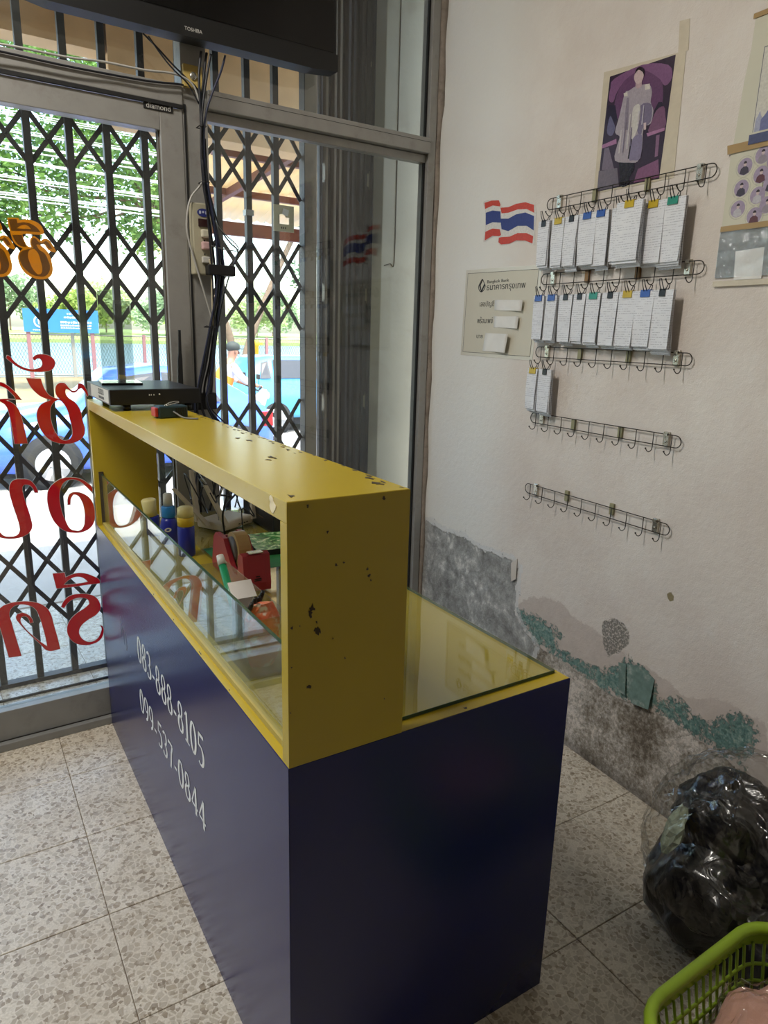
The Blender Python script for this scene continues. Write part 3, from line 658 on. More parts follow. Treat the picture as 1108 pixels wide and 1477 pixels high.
bank = MB().prism([(131, -1.7), (131, -0.9), (138, 0.2), (260, 0.6), (260, -1.7)], 'x', -240, 400).build('far_bank', M('far_grass', (150, 168, 96), 0.95, var=0.25, scale=0.4)); tag(bank, 'green far bank of the canal', kind='structure')
mCol = M('pillar_paint', (156, 150, 132), 0.85, var=0.1, scale=6, bump=0.4, dirt=(118, 108, 94), dirt_amt=0.5)
pil = MB().box(-0.095, 0.35, 0.24, 0.62, -0.2, 3.2, bev=0.004).box(-0.115, 0.35, 0.34, 0.61, -0.2, 3.2).build('pillar', mCol); tag(pil, 'weathered pale concrete pillar beside the folded gate', kind='structure')
mb = MB(); mb.tube(catmull([(-0.03, 0.2385, 3.1), (-0.031, 0.2385, 2.4), (-0.029, 0.2385, 1.9), (-0.03, 0.2385, 1.62), (-0.05, 0.2385, 1.61), (-0.08, 0.2385, 1.6)], 4), 0.002, 5); mb.build('pillar_crack', mDark, pil)
mStain = M('stained_concrete', (222, 190, 150), 0.9, var=0.2, scale=3, bump=0.5, dirt=(120, 84, 54), dirt_amt=0.8)
can = MB().box(-5, -0.86, 1.42, 1.55, 2.54, 3.2).box(-5, -0.86, 0.2, 1.42, 2.95, 3.2).build('canopy', mStain); tag(can, 'stained concrete canopy over the shopfront', kind='structure')
can2 = MB().box(-0.85, 3, 1.42, 1.58, 2.26, 3.2).box(-0.85, 3, 0.62, 1.42, 2.95, 3.2).build('canopy_beam', mStain); tag(can2, 'brown stained concrete beam above the awning', kind='structure')
# neighbour's awning
aw = thing('awning', 'cream sheet awning on dark red steel beams beside the pavement', 'awning', (0, 0, 0))
mSheet = NT('awning_sheet'); mSheet.p.inputs['Base Color'].default_value = rgb(236, 222, 190); mSheet.p.inputs['Roughness'].default_value = 0.6
tl = mSheet.node('ShaderNodeBsdfTranslucent'); tl.inputs[0].default_value = rgb(246, 226, 186); mx = mSheet.node('ShaderNodeMixShader')
mSheet.link(mSheet.math('MULTIPLY_ADD', mSheet.step(mSheet.noise(3.0, 5.0), 0.3, 0.7), 0.15, 0.22), mx.inputs[0]); mSheet.link(mSheet.p.outputs[0], mx.inputs[1]); mSheet.link(tl.outputs[0], mx.inputs[2]); mSheet.link(mx.outputs[0], mSheet.out.inputs[0])
mRedSteel = M('red_steel', (112, 62, 50), 0.6, var=0.15)
def awn_z(y): return 2.33 - 0.055 * (y - 1.6)
def awn_x(y): return -0.25 + 0.22 * (y - 1.6)      # the free edge is cut at a slant
for k in range(5):
    rings = []
    for i in range(33):
        f = (k + i / 32) / 5; dz = 0.008 * math.cos(i * math.pi * 0.5) + 0.004 * (k % 2)
        xa = awn_x(1.6) + (3.7 - awn_x(1.6)) * f; xb = awn_x(3.9) + (3.7 - awn_x(3.9)) * f
        rings.append([(xa, 1.6, awn_z(1.6) + 0.06 + dz), (xb, 3.9, awn_z(3.9) + 0.06 + dz), (xb, 3.9, awn_z(3.9) + 0.062 + dz), (xa, 1.6, awn_z(1.6) + 0.062 + dz)])
    MB().loft(rings).build('roof_sheet', mSheet.m, aw)
for y in (1.95, 2.85): MB().box(awn_x(y), 3.7, y - 0.02, y + 0.02, awn_z(y) - 0.0, awn_z(y) + 0.045).build('purlin', mRedSteel, aw)
MB().box(awn_x(3.6) - 0.03, 3.7, 3.6, 3.65, 2.095, 2.20).build('fascia', mRedSteel, aw)
for x in (0.25, 1.3, 2.5): MB().prism([(1.6, awn_z(1.6) + 0.0), (3.6, awn_z(3.6) - 0.02), (3.6, awn_z(3.6) + 0.03), (1.6, awn_z(1.6) + 0.05)], 'x', x, x + 0.04).build('rafter', mRedSteel, aw)
for x in (3.6,): MB().box(x, x + 0.07, 3.58, 3.66, -0.26, 2.1).build('post', mRedSteel, aw)

# ================================================================ THINGS ON THE RIGHT WALL
from mathutils.geometry import tessellate_polygon
def wthing(name, label, cat, s, z, d=0.0, group=None):
    return thing(name, label, cat, wall_pt(s, z, d), AL, group)
TXW = Matrix(((0, 0, -1, 0), (-1, 0, 0, 0), (0, 1, 0, 0), (0, 0, 0, 1)))     # lettering on the wall, read from the room
def print_sheet(name, layers, parent, s0, z0, d=0.002, step=0.00012, rough=0.45):
    """flat print: coloured shapes laid over one another, in wall coordinates (s, z)"""
    mb = MB(); mats = []
    for k, (poly, col) in enumerate(layers):
        mt = M('print_%d_%d_%d' % col, col, rough, var=0.16, scale=170)
        if mt not in mats: mats.append(mt)
        x = -(d + step * k)
        tris = tessellate_polygon([[Vector((a - s0, b - z0, 0)) for a, b in poly]])
        mb.add([(x, a - s0, b - z0) for a, b in poly], tris, mats.index(mt))
    return mb.build(name, mats, parent)
def smooth2(poly, n=4): return [(q.x, q.y) for q in catmull([(a, b, 0) for a, b in poly], n, True)]
def wsheet(name, poly, mat, parent, s0, z0, d0=0.0006, d1=0.0018):
    return MB().prism([(a - s0, b - z0) for a, b in poly], 'x', -d0, -d1).build(name, mat, parent)
mTape = M('yellowed_tape', (208, 196, 174), 0.22, var=0.08, scale=40, bump=0.4, bscale=70)
mTapeB = M('brown_tape', (170, 140, 92), 0.3, var=0.08)
mLam = M('laminate_film', (212, 207, 194), 0.22, var=0.03)

# ---- portrait print taped to the wall (a plain robed figure stands in for the picture)
quad = [(-0.8503, 2.0258), (-1.0675, 2.0171), (-1.0593, 1.7339), (-0.842, 1.7348)]
s0, z0 = quad[0][0], (quad[0][1] + quad[3][1]) / 2
po = wthing('portrait_poster', 'purple portrait print of a standing robed figure taped above the hook racks', 'poster', s0, z0)
tape = [(-0.8262, 2.0429), (-1.0975, 2.0174), (-1.1054, 1.7285), (-0.8292, 1.7303)]
wsheet('tape_border', tape, mTape, po, s0, z0, 0.0004, 0.0012)
strip = [(-1.0674, 2.0902), (-1.0975, 2.0862), (-1.1039, 2.016), (-1.0738, 2.0177)]
wsheet('tape_strip', strip, mTape, po, s0, z0, 0.0003, 0.0009)
L = [(quad, (58, 44, 62))]
for poly, col in (
    ([(-0.8672, 2.0161), (-0.9621, 2.0237), (-1.0474, 2), (-1.0638, 1.9678), (-1.0446, 1.9534), (-1.0171, 1.9802), (-0.9643, 2.0094), (-0.9142, 2.005), (-0.8836, 1.9816), (-0.8714, 1.9581), (-0.8545, 1.9675), (-0.8563, 1.9964)], (128, 88, 126)),
    ([(-0.9142, 2.005), (-0.9641, 2.0107), (-1.0171, 1.9802), (-1.0381, 1.9526), (-1.0291, 1.9001), (-0.8937, 1.9102), (-0.877, 1.9461), (-0.8872, 1.9833)], (104, 70, 104)),
    ([(-0.8523, 1.9546), (-0.8806, 1.9479), (-0.8937, 1.9102), (-0.8832, 1.9018), (-0.8528, 1.9085)], (46, 38, 58)),
    ([(-0.8584, 1.8964), (-0.8652, 1.9247), (-0.8784, 1.9083), (-0.888, 1.89), (-0.8795, 1.8729), (-0.8628, 1.8791)], (104, 100, 130)),
    ([(-0.844, 1.8554), (-0.8967, 1.8613), (-0.8993, 1.8486), (-0.8472, 1.8464)], (166, 116, 152)),
    ([(-0.8556, 1.8448), (-0.8716, 1.8445), (-0.8997, 1.7844), (-0.853, 1.7896)], (120, 108, 124)),
    ([(-1.0101, 1.8894), (-1.0295, 1.92), (-1.0418, 1.9171), (-1.0558, 1.8691), (-1.0315, 1.8618)], (48, 40, 56)),
    ([(-1.0256, 1.901), (-1.0486, 1.9056), (-1.0573, 1.8812), (-1.0594, 1.8558), (-1.0083, 1.854), (-1.0124, 1.8736)], (122, 84, 112)),
    ([(-1.0015, 1.8529), (-1.0603, 1.8544), (-1.0591, 1.8471), (-1.0063, 1.8442)], (172, 122, 158)),
    ([(-1.0346, 1.8409), (-1.0456, 1.8407), (-1.0474, 1.7899), (-1.0375, 1.7892)], (136, 100, 128)),
    ([(-0.985, 1.7698), (-1.0503, 1.7817), (-1.06, 1.7358), (-0.9751, 1.7367)], (130, 86, 118)),
    ([(-0.8421, 1.7887), (-0.9113, 1.7852), (-0.924, 1.7365), (-0.8427, 1.7358)], (116, 108, 120)),
    ([(-0.9189, 1.8002), (-0.9653, 1.7919), (-0.9703, 1.7696), (-0.9579, 1.7529), (-0.9566, 1.7355), (-0.93, 1.7355), (-0.9204, 1.7754)], (38, 33, 42)),
    ([(-0.9118, 1.9693), (-0.9263, 1.9721), (-0.9475, 1.977), (-0.9693, 1.9752), (-0.9948, 1.9687), (-1.0054, 1.9484), (-1.0046, 1.926), (-1.0167, 1.903), (-1.0124, 1.8736), (-0.9904, 1.8681), (-0.9927, 1.8158), (-0.9822, 1.7888), (-0.9524, 1.791), (-0.8999, 1.8058), (-0.903, 1.8438), (-0.9086, 1.8642), (-0.8904, 1.8788), (-0.9004, 1.9167)], (170, 160, 168)),
    ([(-0.9211, 1.9566), (-0.9288, 1.9547), (-0.9367, 1.8743), (-0.9231, 1.8772), (-0.92, 1.9254)], (138, 128, 142)),
    ([(-0.9696, 1.9242), (-1.0072, 1.9204), (-1.0116, 1.8788), (-0.9883, 1.8698), (-0.9835, 1.854), (-0.9689, 1.8675)], (122, 112, 136)),
    ([(-0.9483, 1.9267), (-0.97, 1.9267), (-0.9729, 1.8822), (-0.9589, 1.8486), (-0.9494, 1.8506), (-0.9466, 1.888)], (206, 200, 194)),
    ([(-0.9619, 1.8533), (-0.9876, 1.8506), (-0.9903, 1.7953), (-0.963, 1.7949), (-0.9511, 1.7997), (-0.9517, 1.8342)], (134, 124, 150)),
    ([(-0.9496, 1.8492), (-0.9551, 1.8494), (-0.9509, 1.8011), (-0.9463, 1.802)], (44, 38, 48)),
    ([(-0.9079, 1.9702), (-0.9211, 1.9696), (-0.9236, 1.9598), (-0.911, 1.9616)], (214, 206, 196)),
    ([(-0.9785, 1.9729), (-0.9951, 1.9711), (-0.9985, 1.9577), (-0.9822, 1.9593)], (214, 206, 196)),
    ([(-0.9886, 1.8801), (-0.9976, 1.8794), (-0.9994, 1.8623), (-0.9923, 1.8626)], (206, 184, 186)),
    ([(-0.9478, 1.9871), (-0.9679, 1.9844), (-0.9699, 1.9713), (-0.956, 1.9685), (-0.9477, 1.9757)], (190, 164, 168)),
    ([(-0.9399, 1.9994), (-0.9427, 2.0101), (-0.9527, 2.0155), (-0.9664, 2.0093), (-0.9724, 1.9951), (-0.9671, 1.9829), (-0.9568, 1.9797), (-0.9462, 1.9863)], (206, 182, 182)),
    ([(-0.9408, 2.0081), (-0.9457, 2.0189), (-0.9593, 2.0193), (-0.9719, 2.0103), (-0.9733, 1.9956), (-0.9678, 2.0046), (-0.9537, 2.0138), (-0.9449, 2.0101)], (40, 26, 40)),
): L.append((smooth2(poly, 3) if len(poly) > 5 else poly, col))
for x0, x1, ya, yb, col in ((0.30, 0.32, 0.50, 0.30, (196, 188, 190)), (0.36, 0.375, 0.60, 0.30, (132, 122, 138)), (0.42, 0.44, 0.62, 0.32, (198, 190, 190)), (0.47, 0.485, 0.50, 0.34, (120, 110, 128)), (0.56, 0.575, 0.62, 0.50, (190, 182, 190)), (0.62, 0.635, 0.66, 0.50, (186, 178, 190))):
    def qp(fx, fz):      # position inside the print: fx from its left edge, fz from its foot
        a = (quad[0][0] + (quad[1][0] - quad[0][0]) * fx, quad[0][1] + (quad[1][1] - quad[0][1]) * fx); b = (quad[3][0] + (quad[2][0] - quad[3][0]) * fx, quad[3][1] + (quad[2][1] - quad[3][1]) * fx)
        return (b[0] + (a[0] - b[0]) * fz, b[1] + (a[1] - b[1]) * fz)
    L.append(([qp(x0, ya), qp(x1, ya), qp(x1 + 0.01, yb), qp(x0 + 0.005, yb)], col))
print_sheet('print', L, po, s0, z0, 0.0013, 0.00008, 0.25)

# ---- flag sticker
fs0, fz0 = -0.44, 1.70
fl = wthing('flag_sticker', 'waving red white and blue striped flag sticker on the wall', 'sticker', fs0, fz0)
fo = (660, 250, 0.18957)
F = [(smooth2([(-0.3006, 1.7827), (-0.3677, 1.7798), (-0.3938, 1.77), (-0.4026, 1.7543), (-0.4487, 1.7482), (-0.4952, 1.7541), (-0.5414, 1.7498), (-0.5747, 1.7355), (-0.5839, 1.711), (-0.5842, 1.6561), (-0.5859, 1.6144), (-0.5425, 1.6284), (-0.4953, 1.6348), (-0.4617, 1.6297), (-0.4126, 1.6278), (-0.3967, 1.6419), (-0.4058, 1.658), (-0.3654, 1.662), (-0.3143, 1.6474), (-0.3182, 1.684), (-0.3159, 1.7444)], 3), (224, 220, 214)),
     ([(-0.3072, 1.7776), (-0.3458, 1.7795), (-0.3884, 1.7744), (-0.3986, 1.759), (-0.3955, 1.7544), (-0.3549, 1.7627), (-0.3123, 1.7568)], (206, 66, 48)),
     ([(-0.3996, 1.7497), (-0.442, 1.7459), (-0.4822, 1.751), (-0.5285, 1.7496), (-0.5716, 1.7359), (-0.575, 1.7121), (-0.5375, 1.7278), (-0.491, 1.7326), (-0.4439, 1.7284), (-0.4073, 1.7309)], (206, 66, 48)),
     ([(-0.3181, 1.7441), (-0.3566, 1.7465), (-0.4008, 1.738), (-0.4076, 1.7018), (-0.3605, 1.7084), (-0.3223, 1.7029)], (44, 58, 130)),
     ([(-0.4033, 1.7148), (-0.446, 1.7098), (-0.4859, 1.7184), (-0.5321, 1.7182), (-0.5762, 1.7022), (-0.5794, 1.6586), (-0.5435, 1.6764), (-0.4968, 1.6815), (-0.4504, 1.6701), (-0.4127, 1.6803)], (44, 58, 130)),
     ([(-0.3223, 1.6814), (-0.3627, 1.6878), (-0.4033, 1.6814), (-0.4126, 1.6615), (-0.4021, 1.6592), (-0.3652, 1.6641), (-0.3214, 1.6524)], (206, 66, 48)),
     ([(-0.4012, 1.6542), (-0.4205, 1.6544), (-0.4593, 1.6519), (-0.4994, 1.6589), (-0.5461, 1.6541), (-0.5796, 1.6416), (-0.5784, 1.6191), (-0.5422, 1.6316), (-0.4951, 1.6369), (-0.4617, 1.6297), (-0.4159, 1.6309), (-0.4006, 1.6395)], (206, 66, 48))]
print_sheet('print', F, fl, fs0, fz0, 0.0012, 0.00015, 0.5)

# ---- bank account notice
bq = [(-0.2318, 1.5472), (-0.6182, 1.5387), (-0.607, 1.2647), (-0.2243, 1.2678)]
bs, bz = sum(p[0] for p in bq) / 4, sum(p[1] for p in bq) / 4
bn = wthing('bank_notice', 'laminated bank account notice with three white paper slips covering the numbers', 'notice', bs, bz)
wsheet('laminate', [((a - bs) * 1.07 + bs, (b - bz) * 1.09 + bz) for a, b in bq], mLam, bn, bs, bz, 0.0004, 0.0012)
mPaperS = M('notice_paper', (206, 200, 182), 0.5, var=0.03)
wsheet('paper', bq, mPaperS, bn, bs, bz, 0.0013, 0.0016)
mInk = M('black_ink', (24, 24, 26), 0.6)
mb = MB()
for i in range(4):
    a, b = bq[i], bq[(i + 1) % 4]
    mb.tube([(-0.0017, a[0] - bs, a[1] - bz), (-0.0017, b[0] - bs, b[1] - bz)], 0.0006, 4)
mb.build('border_line', mInk, bn)['kind'] = 'stuff'
def wtext(s, ends, parent, s0, z0, hgt, d=0.0019, mat=None, name='lettering'):
    (a0, b0), (a1, b1) = ends
    mt = Matrix.Translation((-d, (a0 + a1) / 2 - s0, (b0 + b1) / 2 - z0)) @ TXW
    return text_mesh(s, 0.02, mat or mInk, name, parent, mt, width=abs(a1 - a0), height=hgt)
wtext('Bangkok Bank', [(-0.351, 1.5123), (-0.4722, 1.5101)], bn, bs, bz, 0.0135)
wtext('ธนาคารกรุงเทพ', [(-0.35, 1.4898), (-0.5586, 1.4878)], bn, bs, bz, 0.0235)
wtext('เลขบัญชี', [(-0.3146, 1.4367), (-0.3974, 1.4376)], bn, bs, bz, 0.024)
wtext('พร้อมเพย์', [(-0.3054, 1.3815), (-0.3961, 1.384)], bn, bs, bz, 0.023)
wtext('นาย', [(-0.3061, 1.3242), (-0.3427, 1.3256)], bn, bs, bz, 0.012)
lg = smooth2([(-0.3213, 1.5242), (-0.3336, 1.5112), (-0.3421, 1.4984), (-0.3339, 1.4849), (-0.3202, 1.4782), (-0.306, 1.4846), (-0.2997, 1.4988), (-0.3081, 1.5124)], 4)
def ring(poly, k):
    cx = sum(p[0] for p in poly) / len(poly); cy = sum(p[1] for p in poly) / len(poly)
    return [(cx + (a - cx) * k, cy + (b - cy) * k) for a, b in poly]
outline('emblem_ring', [lg, ring(lg, 0.84)[::-1]], 0.0003, mInk, bn, lambda a, b, d: (-0.0019 - d, a - bs, b - bz), smooth=False)
for q in ([(-0.3215, 1.5228), (-0.3246, 1.5199), (-0.3129, 1.5024), (-0.3215, 1.4798), (-0.3181, 1.48), (-0.3043, 1.5014)], [(-0.3237, 1.4811), (-0.321, 1.4798), (-0.3185, 1.4855), (-0.3341, 1.507), (-0.3393, 1.5026)]):
    outline('emblem_leaf', [q], 0.0003, mInk, bn, lambda a, b, d: (-0.0019 - d, a - bs, b - bz), smooth=False)
mSlip = M('white_paper', (226, 226, 222), 0.75, var=0.03)
def curled(name, poly, parent, s0, z0, lift):
    """paper slip whose right edge curls off the sheet; poly = TL, TR, BR, BL"""
    n = 6; mb = MB(); v = []
    for i in range(n + 1):
        f = i / n; x = -(0.0021 + lift * f ** 2.2)
        for (p, q) in ((poly[0], poly[1]), (poly[3], poly[2])):
            v.append((x, p[0] + (q[0] - p[0]) * f - s0, p[1] + (q[1] - p[1]) * f - z0))
    m = len(v); v += [(x - 0.0003, a, b) for x, a, b in v]
    fs = []
    for i in range(n): fs += [(2 * i, 2 * i + 1, 2 * i + 3, 2 * i + 2), (m + 2 * i, m + 2 * i + 2, m + 2 * i + 3, m + 2 * i + 1)]
    fs += [(0, m, m + 1, 1), (2 * n, 2 * n + 1, m + 2 * n + 1, m + 2 * n)]
    mb.add(v, fs, 0, True); return mb.build(name, mSlip, parent)
curled('paper_slip', [(-0.4007, 1.4503), (-0.5636, 1.4453), (-0.5594, 1.4105), (-0.402, 1.4156)], bn, bs, bz, 0.010)
curled('paper_slip', [(-0.4019, 1.395), (-0.5456, 1.3932), (-0.5429, 1.3543), (-0.4035, 1.3576)], bn, bs, bz, 0.009)
curled('paper_slip', [(-0.3584, 1.3377), (-0.5054, 1.3353), (-0.4947, 1.2732), (-0.3464, 1.2747)], bn, bs, bz, 0.016)

# ---- wall calendar with a pocket (three sheets taped together; partly out of view)
co = (980, 0, 0.2844)
cs, cz = -1.33, 1.72
ca = wthing('wall_calendar', 'cream wall calendar with rows of round portraits and a plastic pocket', 'calendar', cs, cz)
mCal = M('calendar_paper', (204, 200, 180), 0.5, var=0.04)
SR = -1.66
def ext(poly_left):     # close a sheet whose right part runs out of the photograph
    return poly_left + [(SR, poly_left[-1][1]), (SR, poly_left[0][1])]
top = [(-1.2816, 2.0275), (-1.2812, 1.9649), (-1.2746, 1.9035), (-1.2683, 1.7678)]
MB().prism([(a - cs, b - cz) for a, b in ext(top)], 'x', -0.005, -0.0058).build('upper_sheet', mCal, ca)
hb = [(-1.28, 2.0311), (-1.3101, 2.0281), (-1.3106, 2.0249), (-1.2809, 2.0262)]
MB().box(-0.009, -0.0058, SR - cs, hb[0][0] - cs + 0.002, hb[0][1] - cz - 0.006, hb[0][1] - cz + 0.004).build('hanging_bar', mTapeB, ca)
ln = [(-1.3133, 1.9609), (-1.3218, 1.9596), (-1.3084, 1.7886), (-1.3508, 1.7889), (-1.3053, 1.7635), (-1.3019, 1.7839), (-1.3091, 1.8189)]
zt, zb, zn0, zn1 = ln[0][1], ln[2][1], ln[4][1], ln[5][1]; sl = ln[0][0]
LR = []
LR.append(([(sl, zt), (SR + 0.02, zt), (SR + 0.02, zb), (sl, zb)], (120, 120, 124)))
LR.append(([(sl - 0.002, zt - 0.002), (SR + 0.022, zt - 0.002), (SR + 0.022, zb), (sl - 0.002, zb)], (212, 208, 196)))
random.seed(3); x = sl - 0.004
while x > SR + 0.03:
    w = random.uniform(0.012, 0.03); h = random.uniform(0.02, 0.06)
    LR.append(([(x, zb), (x, zb + h * 0.6), (x - w * 0.3, zb + h * 0.8), (x - w / 2, zb + h), (x - w * 0.7, zb + h * 0.8), (x - w, zb + h * 0.6), (x - w, zb)], random.choice([(132, 138, 172), (166, 168, 190), (110, 114, 156)])))
    x -= w * 0.8
LR.append(([(sl + 0.005, zn1), (SR, zn1), (SR, zn0), (sl + 0.005, zn0)], (72, 78, 116)))
print_sheet('print', LR, ca, cs, cz, 0.0060, 0.00012, 0.4)
mid = [(-1.264, 1.7542), (-1.2653, 1.6773), (-1.2658, 1.5943)]
MB().prism([(a - cs, b - cz) for a, b in ext(mid)], 'x', -0.003, -0.0037).build('portrait_sheet', mCal, ca)
med = [(-1.3467, 1.7367), (-1.3054, 1.7195), (-1.349, 1.6956), (-1.3041, 1.6736), (-1.3477, 1.6525), (-1.3024, 1.6291), (-1.3469, 1.6087)]
dx = med[4][0] - med[3][0]; dz_ = (med[3][1] - med[1][1])
cells = [(med[1][0], med[1][1]), (med[3][0], med[3][1]), (med[5][0], med[5][1]), (med[0][0], med[0][1]), (med[2][0], med[2][1]), (med[4][0], med[4][1]), (med[6][0], med[6][1])]
for col in (1.0, 2.0, 3.0):
    for a, b in ((med[1][0], med[1][1]), (med[3][0], med[3][1]), (med[5][0], med[5][1])): cells.append((a + 2 * dx * 0.92 * col / 1.0 * 0.9, b))
random.seed(5)
for a, b in cells:
    if a < SR + 0.03: continue
    r = 0.0185; P = []
    circ = lambda rr, n=20: [(a + rr * math.cos(2 * math.pi * i / n), b + rr * math.sin(2 * math.pi * i / n)) for i in range(n)]
    coat = random.choice([(190, 186, 192), (96, 52, 62), (60, 52, 70), (150, 140, 150)])
    P += [(circ(r * 1.25), (186, 182, 164)), (circ(r * 1.19), (206, 202, 184)), (circ(r), (164, 148, 172)),
          ([(a - r * 0.62, b - r * 0.75), (a - r * 0.5, b - r * 0.2), (a - r * 0.15, b + r * 0.05), (a + r * 0.15, b + r * 0.05), (a + r * 0.5, b - r * 0.2), (a + r * 0.62, b - r * 0.75), (a, b - r * 0.98)], coat),
          ([(a + r * 0.22 * math.cos(q), b + r * 0.3 + r * 0.3 * math.sin(q)) for q in [i * 0.628 for i in range(10)]], (204, 182, 180)),
          ([(a + r * 0.24 * math.cos(q), b + r * 0.36 + r * 0.3 * math.sin(q)) for q in [i * 0.45 for i in range(8)]], (52, 38, 46))]
    print_sheet('medallion', P, ca, cs, cz, 0.0039, 0.00008, 0.4)
tp = [(-1.2537, 1.7728), (-1.2569, 1.7532), (-1.2656, 1.5941), (-1.2655, 1.5818), (-1.2633, 1.4692), (-1.2653, 1.4567)]
MB().prism([(a - cs, b - cz) for a, b in [tp[0], tp[1], (SR, tp[1][1] - 0.0), (SR, tp[0][1])]], 'x', -0.0062, -0.0068).build('tape_band', mTapeB, ca)
MB().prism([(a - cs, b - cz) for a, b in [tp[2], tp[3], (SR, tp[3][1]), (SR, tp[2][1])]], 'x', -0.0062, -0.0068).build('tape_band', mTapeB, ca)
MB().prism([(a - cs, b - cz) for a, b in [tp[4], tp[5], (SR, tp[5][1]), (SR, tp[4][1])]], 'x', -0.0062, -0.0068).build('tape_band', mTape, ca)
pk = [(-1.264, 1.5821), (-1.265, 1.4766)]
MB().prism([(a - cs, b - cz) for a, b in ext(pk)], 'x', -0.002, -0.003).build('pocket_backing', M('grey_photo', (112, 112, 110), 0.4, var=0.2, scale=9), ca)
cd = [(-1.3119, 1.5348), (-1.3836, 1.5386), (-1.3871, 1.4702), (-1.3174, 1.4703)]
MB().prism([(a - cs, b - cz) for a, b in cd], 'x', -0.0032, -0.0038).build('white_card', mSlip, ca)
mFilm = NT('plastic_film'); mFilm.n.remove(mFilm.p)
tr = mFilm.node('ShaderNodeBsdfTransparent'); gl = mFilm.node('ShaderNodeBsdfGlossy'); gl.inputs['Roughness'].default_value = 0.08; mx = mFilm.node('ShaderNodeMixShader'); mx.inputs[0].default_value = 0.13
bp = mFilm.node('ShaderNodeBump'); bp.inputs['Strength'].default_value = 0.7; bp.inputs['Distance'].default_value = 0.01; mFilm.link(mFilm.noise(26.0, 5.0, 0.6, dist=1.5), bp.inputs['Height']); mFilm.link(bp.outputs[0], gl.inputs['Normal'])
mFilm.link(tr.outputs[0], mx.inputs[1]); mFilm.link(gl.outputs[0], mx.inputs[2]); mFilm.link(mx.outputs[0], mFilm.out.inputs[0])
MB().prism([(a - cs, b - cz) for a, b in ext(pk)], 'x', -0.0045, -0.0049).build('pocket_film', mFilm.m, ca)

# ---- wire hook racks
mWire = M('dark_wire', (64, 60, 54), 0.35, 0.85, var=0.15)
mChrome = M('chrome_bracket', (196, 192, 180), 0.25, 0.8)
mPad = M('mounting_pad', (150, 146, 112), 0.6)
mPadB = M('brown_mounting_pad', (138, 104, 62), 0.6)
RS0, RS1 = -0.672, -1.2085
HOOKS = [RS0 + (RS1 - RS0) * i / 9 for i in range(10)]
def rack(z, label, pad, padz):
    r = wthing('hook_rack', label, 'rack', RS0, z, 0.0, 'wire hook racks')
    w = 0.016; x = -0.010
    pts = []
    y0, y1 = 0.012, RS1 - RS0 - 0.012
    for k in range(9): a = R(90 - 180 * k / 8); pts.append((x, y0 + w * math.cos(a), w * math.sin(a)))
    pts.append((x, (y0 + y1) / 2, -w))
    for k in range(9): a = R(-90 - 180 * k / 8); pts.append((x, y1 + w * math.cos(a), w * math.sin(a)))
    pts.append((x, (y0 + y1) / 2, w))
    MB().tube(pts, 0.0014, 6, closed=True).build('wire_loop', mWire, r)
    mb = MB()
    pt = [(x - 0.002, 0, w), (x - 0.002, 0, -0.008), (x - 0.0025, 0, -0.024)] + [(x - 0.014 + 0.0115 * math.cos(R(a)), 0, -0.026 + 0.0115 * math.sin(R(a)) * 0.9) for a in (0, -30, -60, -90, -120, -150)] + [(x - 0.028, 0, -0.026)]
    mb.tube(pt, 0.0013, 6); mb.ball((x - 0.028, 0, -0.026), 0.0026, 8)
    hk = mb.build('hook', mWire, r)
    for i in range(1, 10):
        h = hk.copy(); COL.objects.link(h); h.location = (0, HOOKS[i] - RS0, 0)
    for k, y in enumerate((-0.022, RS1 - RS0 + 0.022)):
        m2 = MB().box(-0.009, -0.0005, y - 0.009, y + 0.009, -0.018, 0.022, bev=0.0015).box(-0.013, -0.009, y - 0.006, y + 0.006, 0.012, 0.02).lathe([(0.004, 0), (0.003, 0.002)], 8, mat=Matrix.Translation((-0.009, y, -0.004)) @ Matrix.Rotation(R(-90), 4, 'Y'))
        m2.build('bracket', mChrome, r)
    for y in ((RS1 - RS0) * 0.31, (RS1 - RS0) * 0.66):
        MB().box(-0.008, -0.0005, y - 0.008, y + 0.008, padz - 0.018, padz + 0.016, bev=0.001).build('mounting_pad', pad, r)
    return r
RZ = [1.725, 1.505, 1.2815, 1.069, 0.830]
rack(RZ[0], 'wire hook rack right under the portrait print, topmost rack', mPad, 0.0)
rack(RZ[1], 'second wire hook rack from the top with brown mounting pads', mPadB, 0.0)
rack(RZ[2], 'wire hook rack holding only two receipt bundles', mPad, 0.0)
rack(RZ[3], 'empty wire hook rack right below the two hanging receipt bundles', mPad, 0.0)
rack(RZ[4], 'lowest empty wire hook rack with pads above its wires', mPad, 0.012)

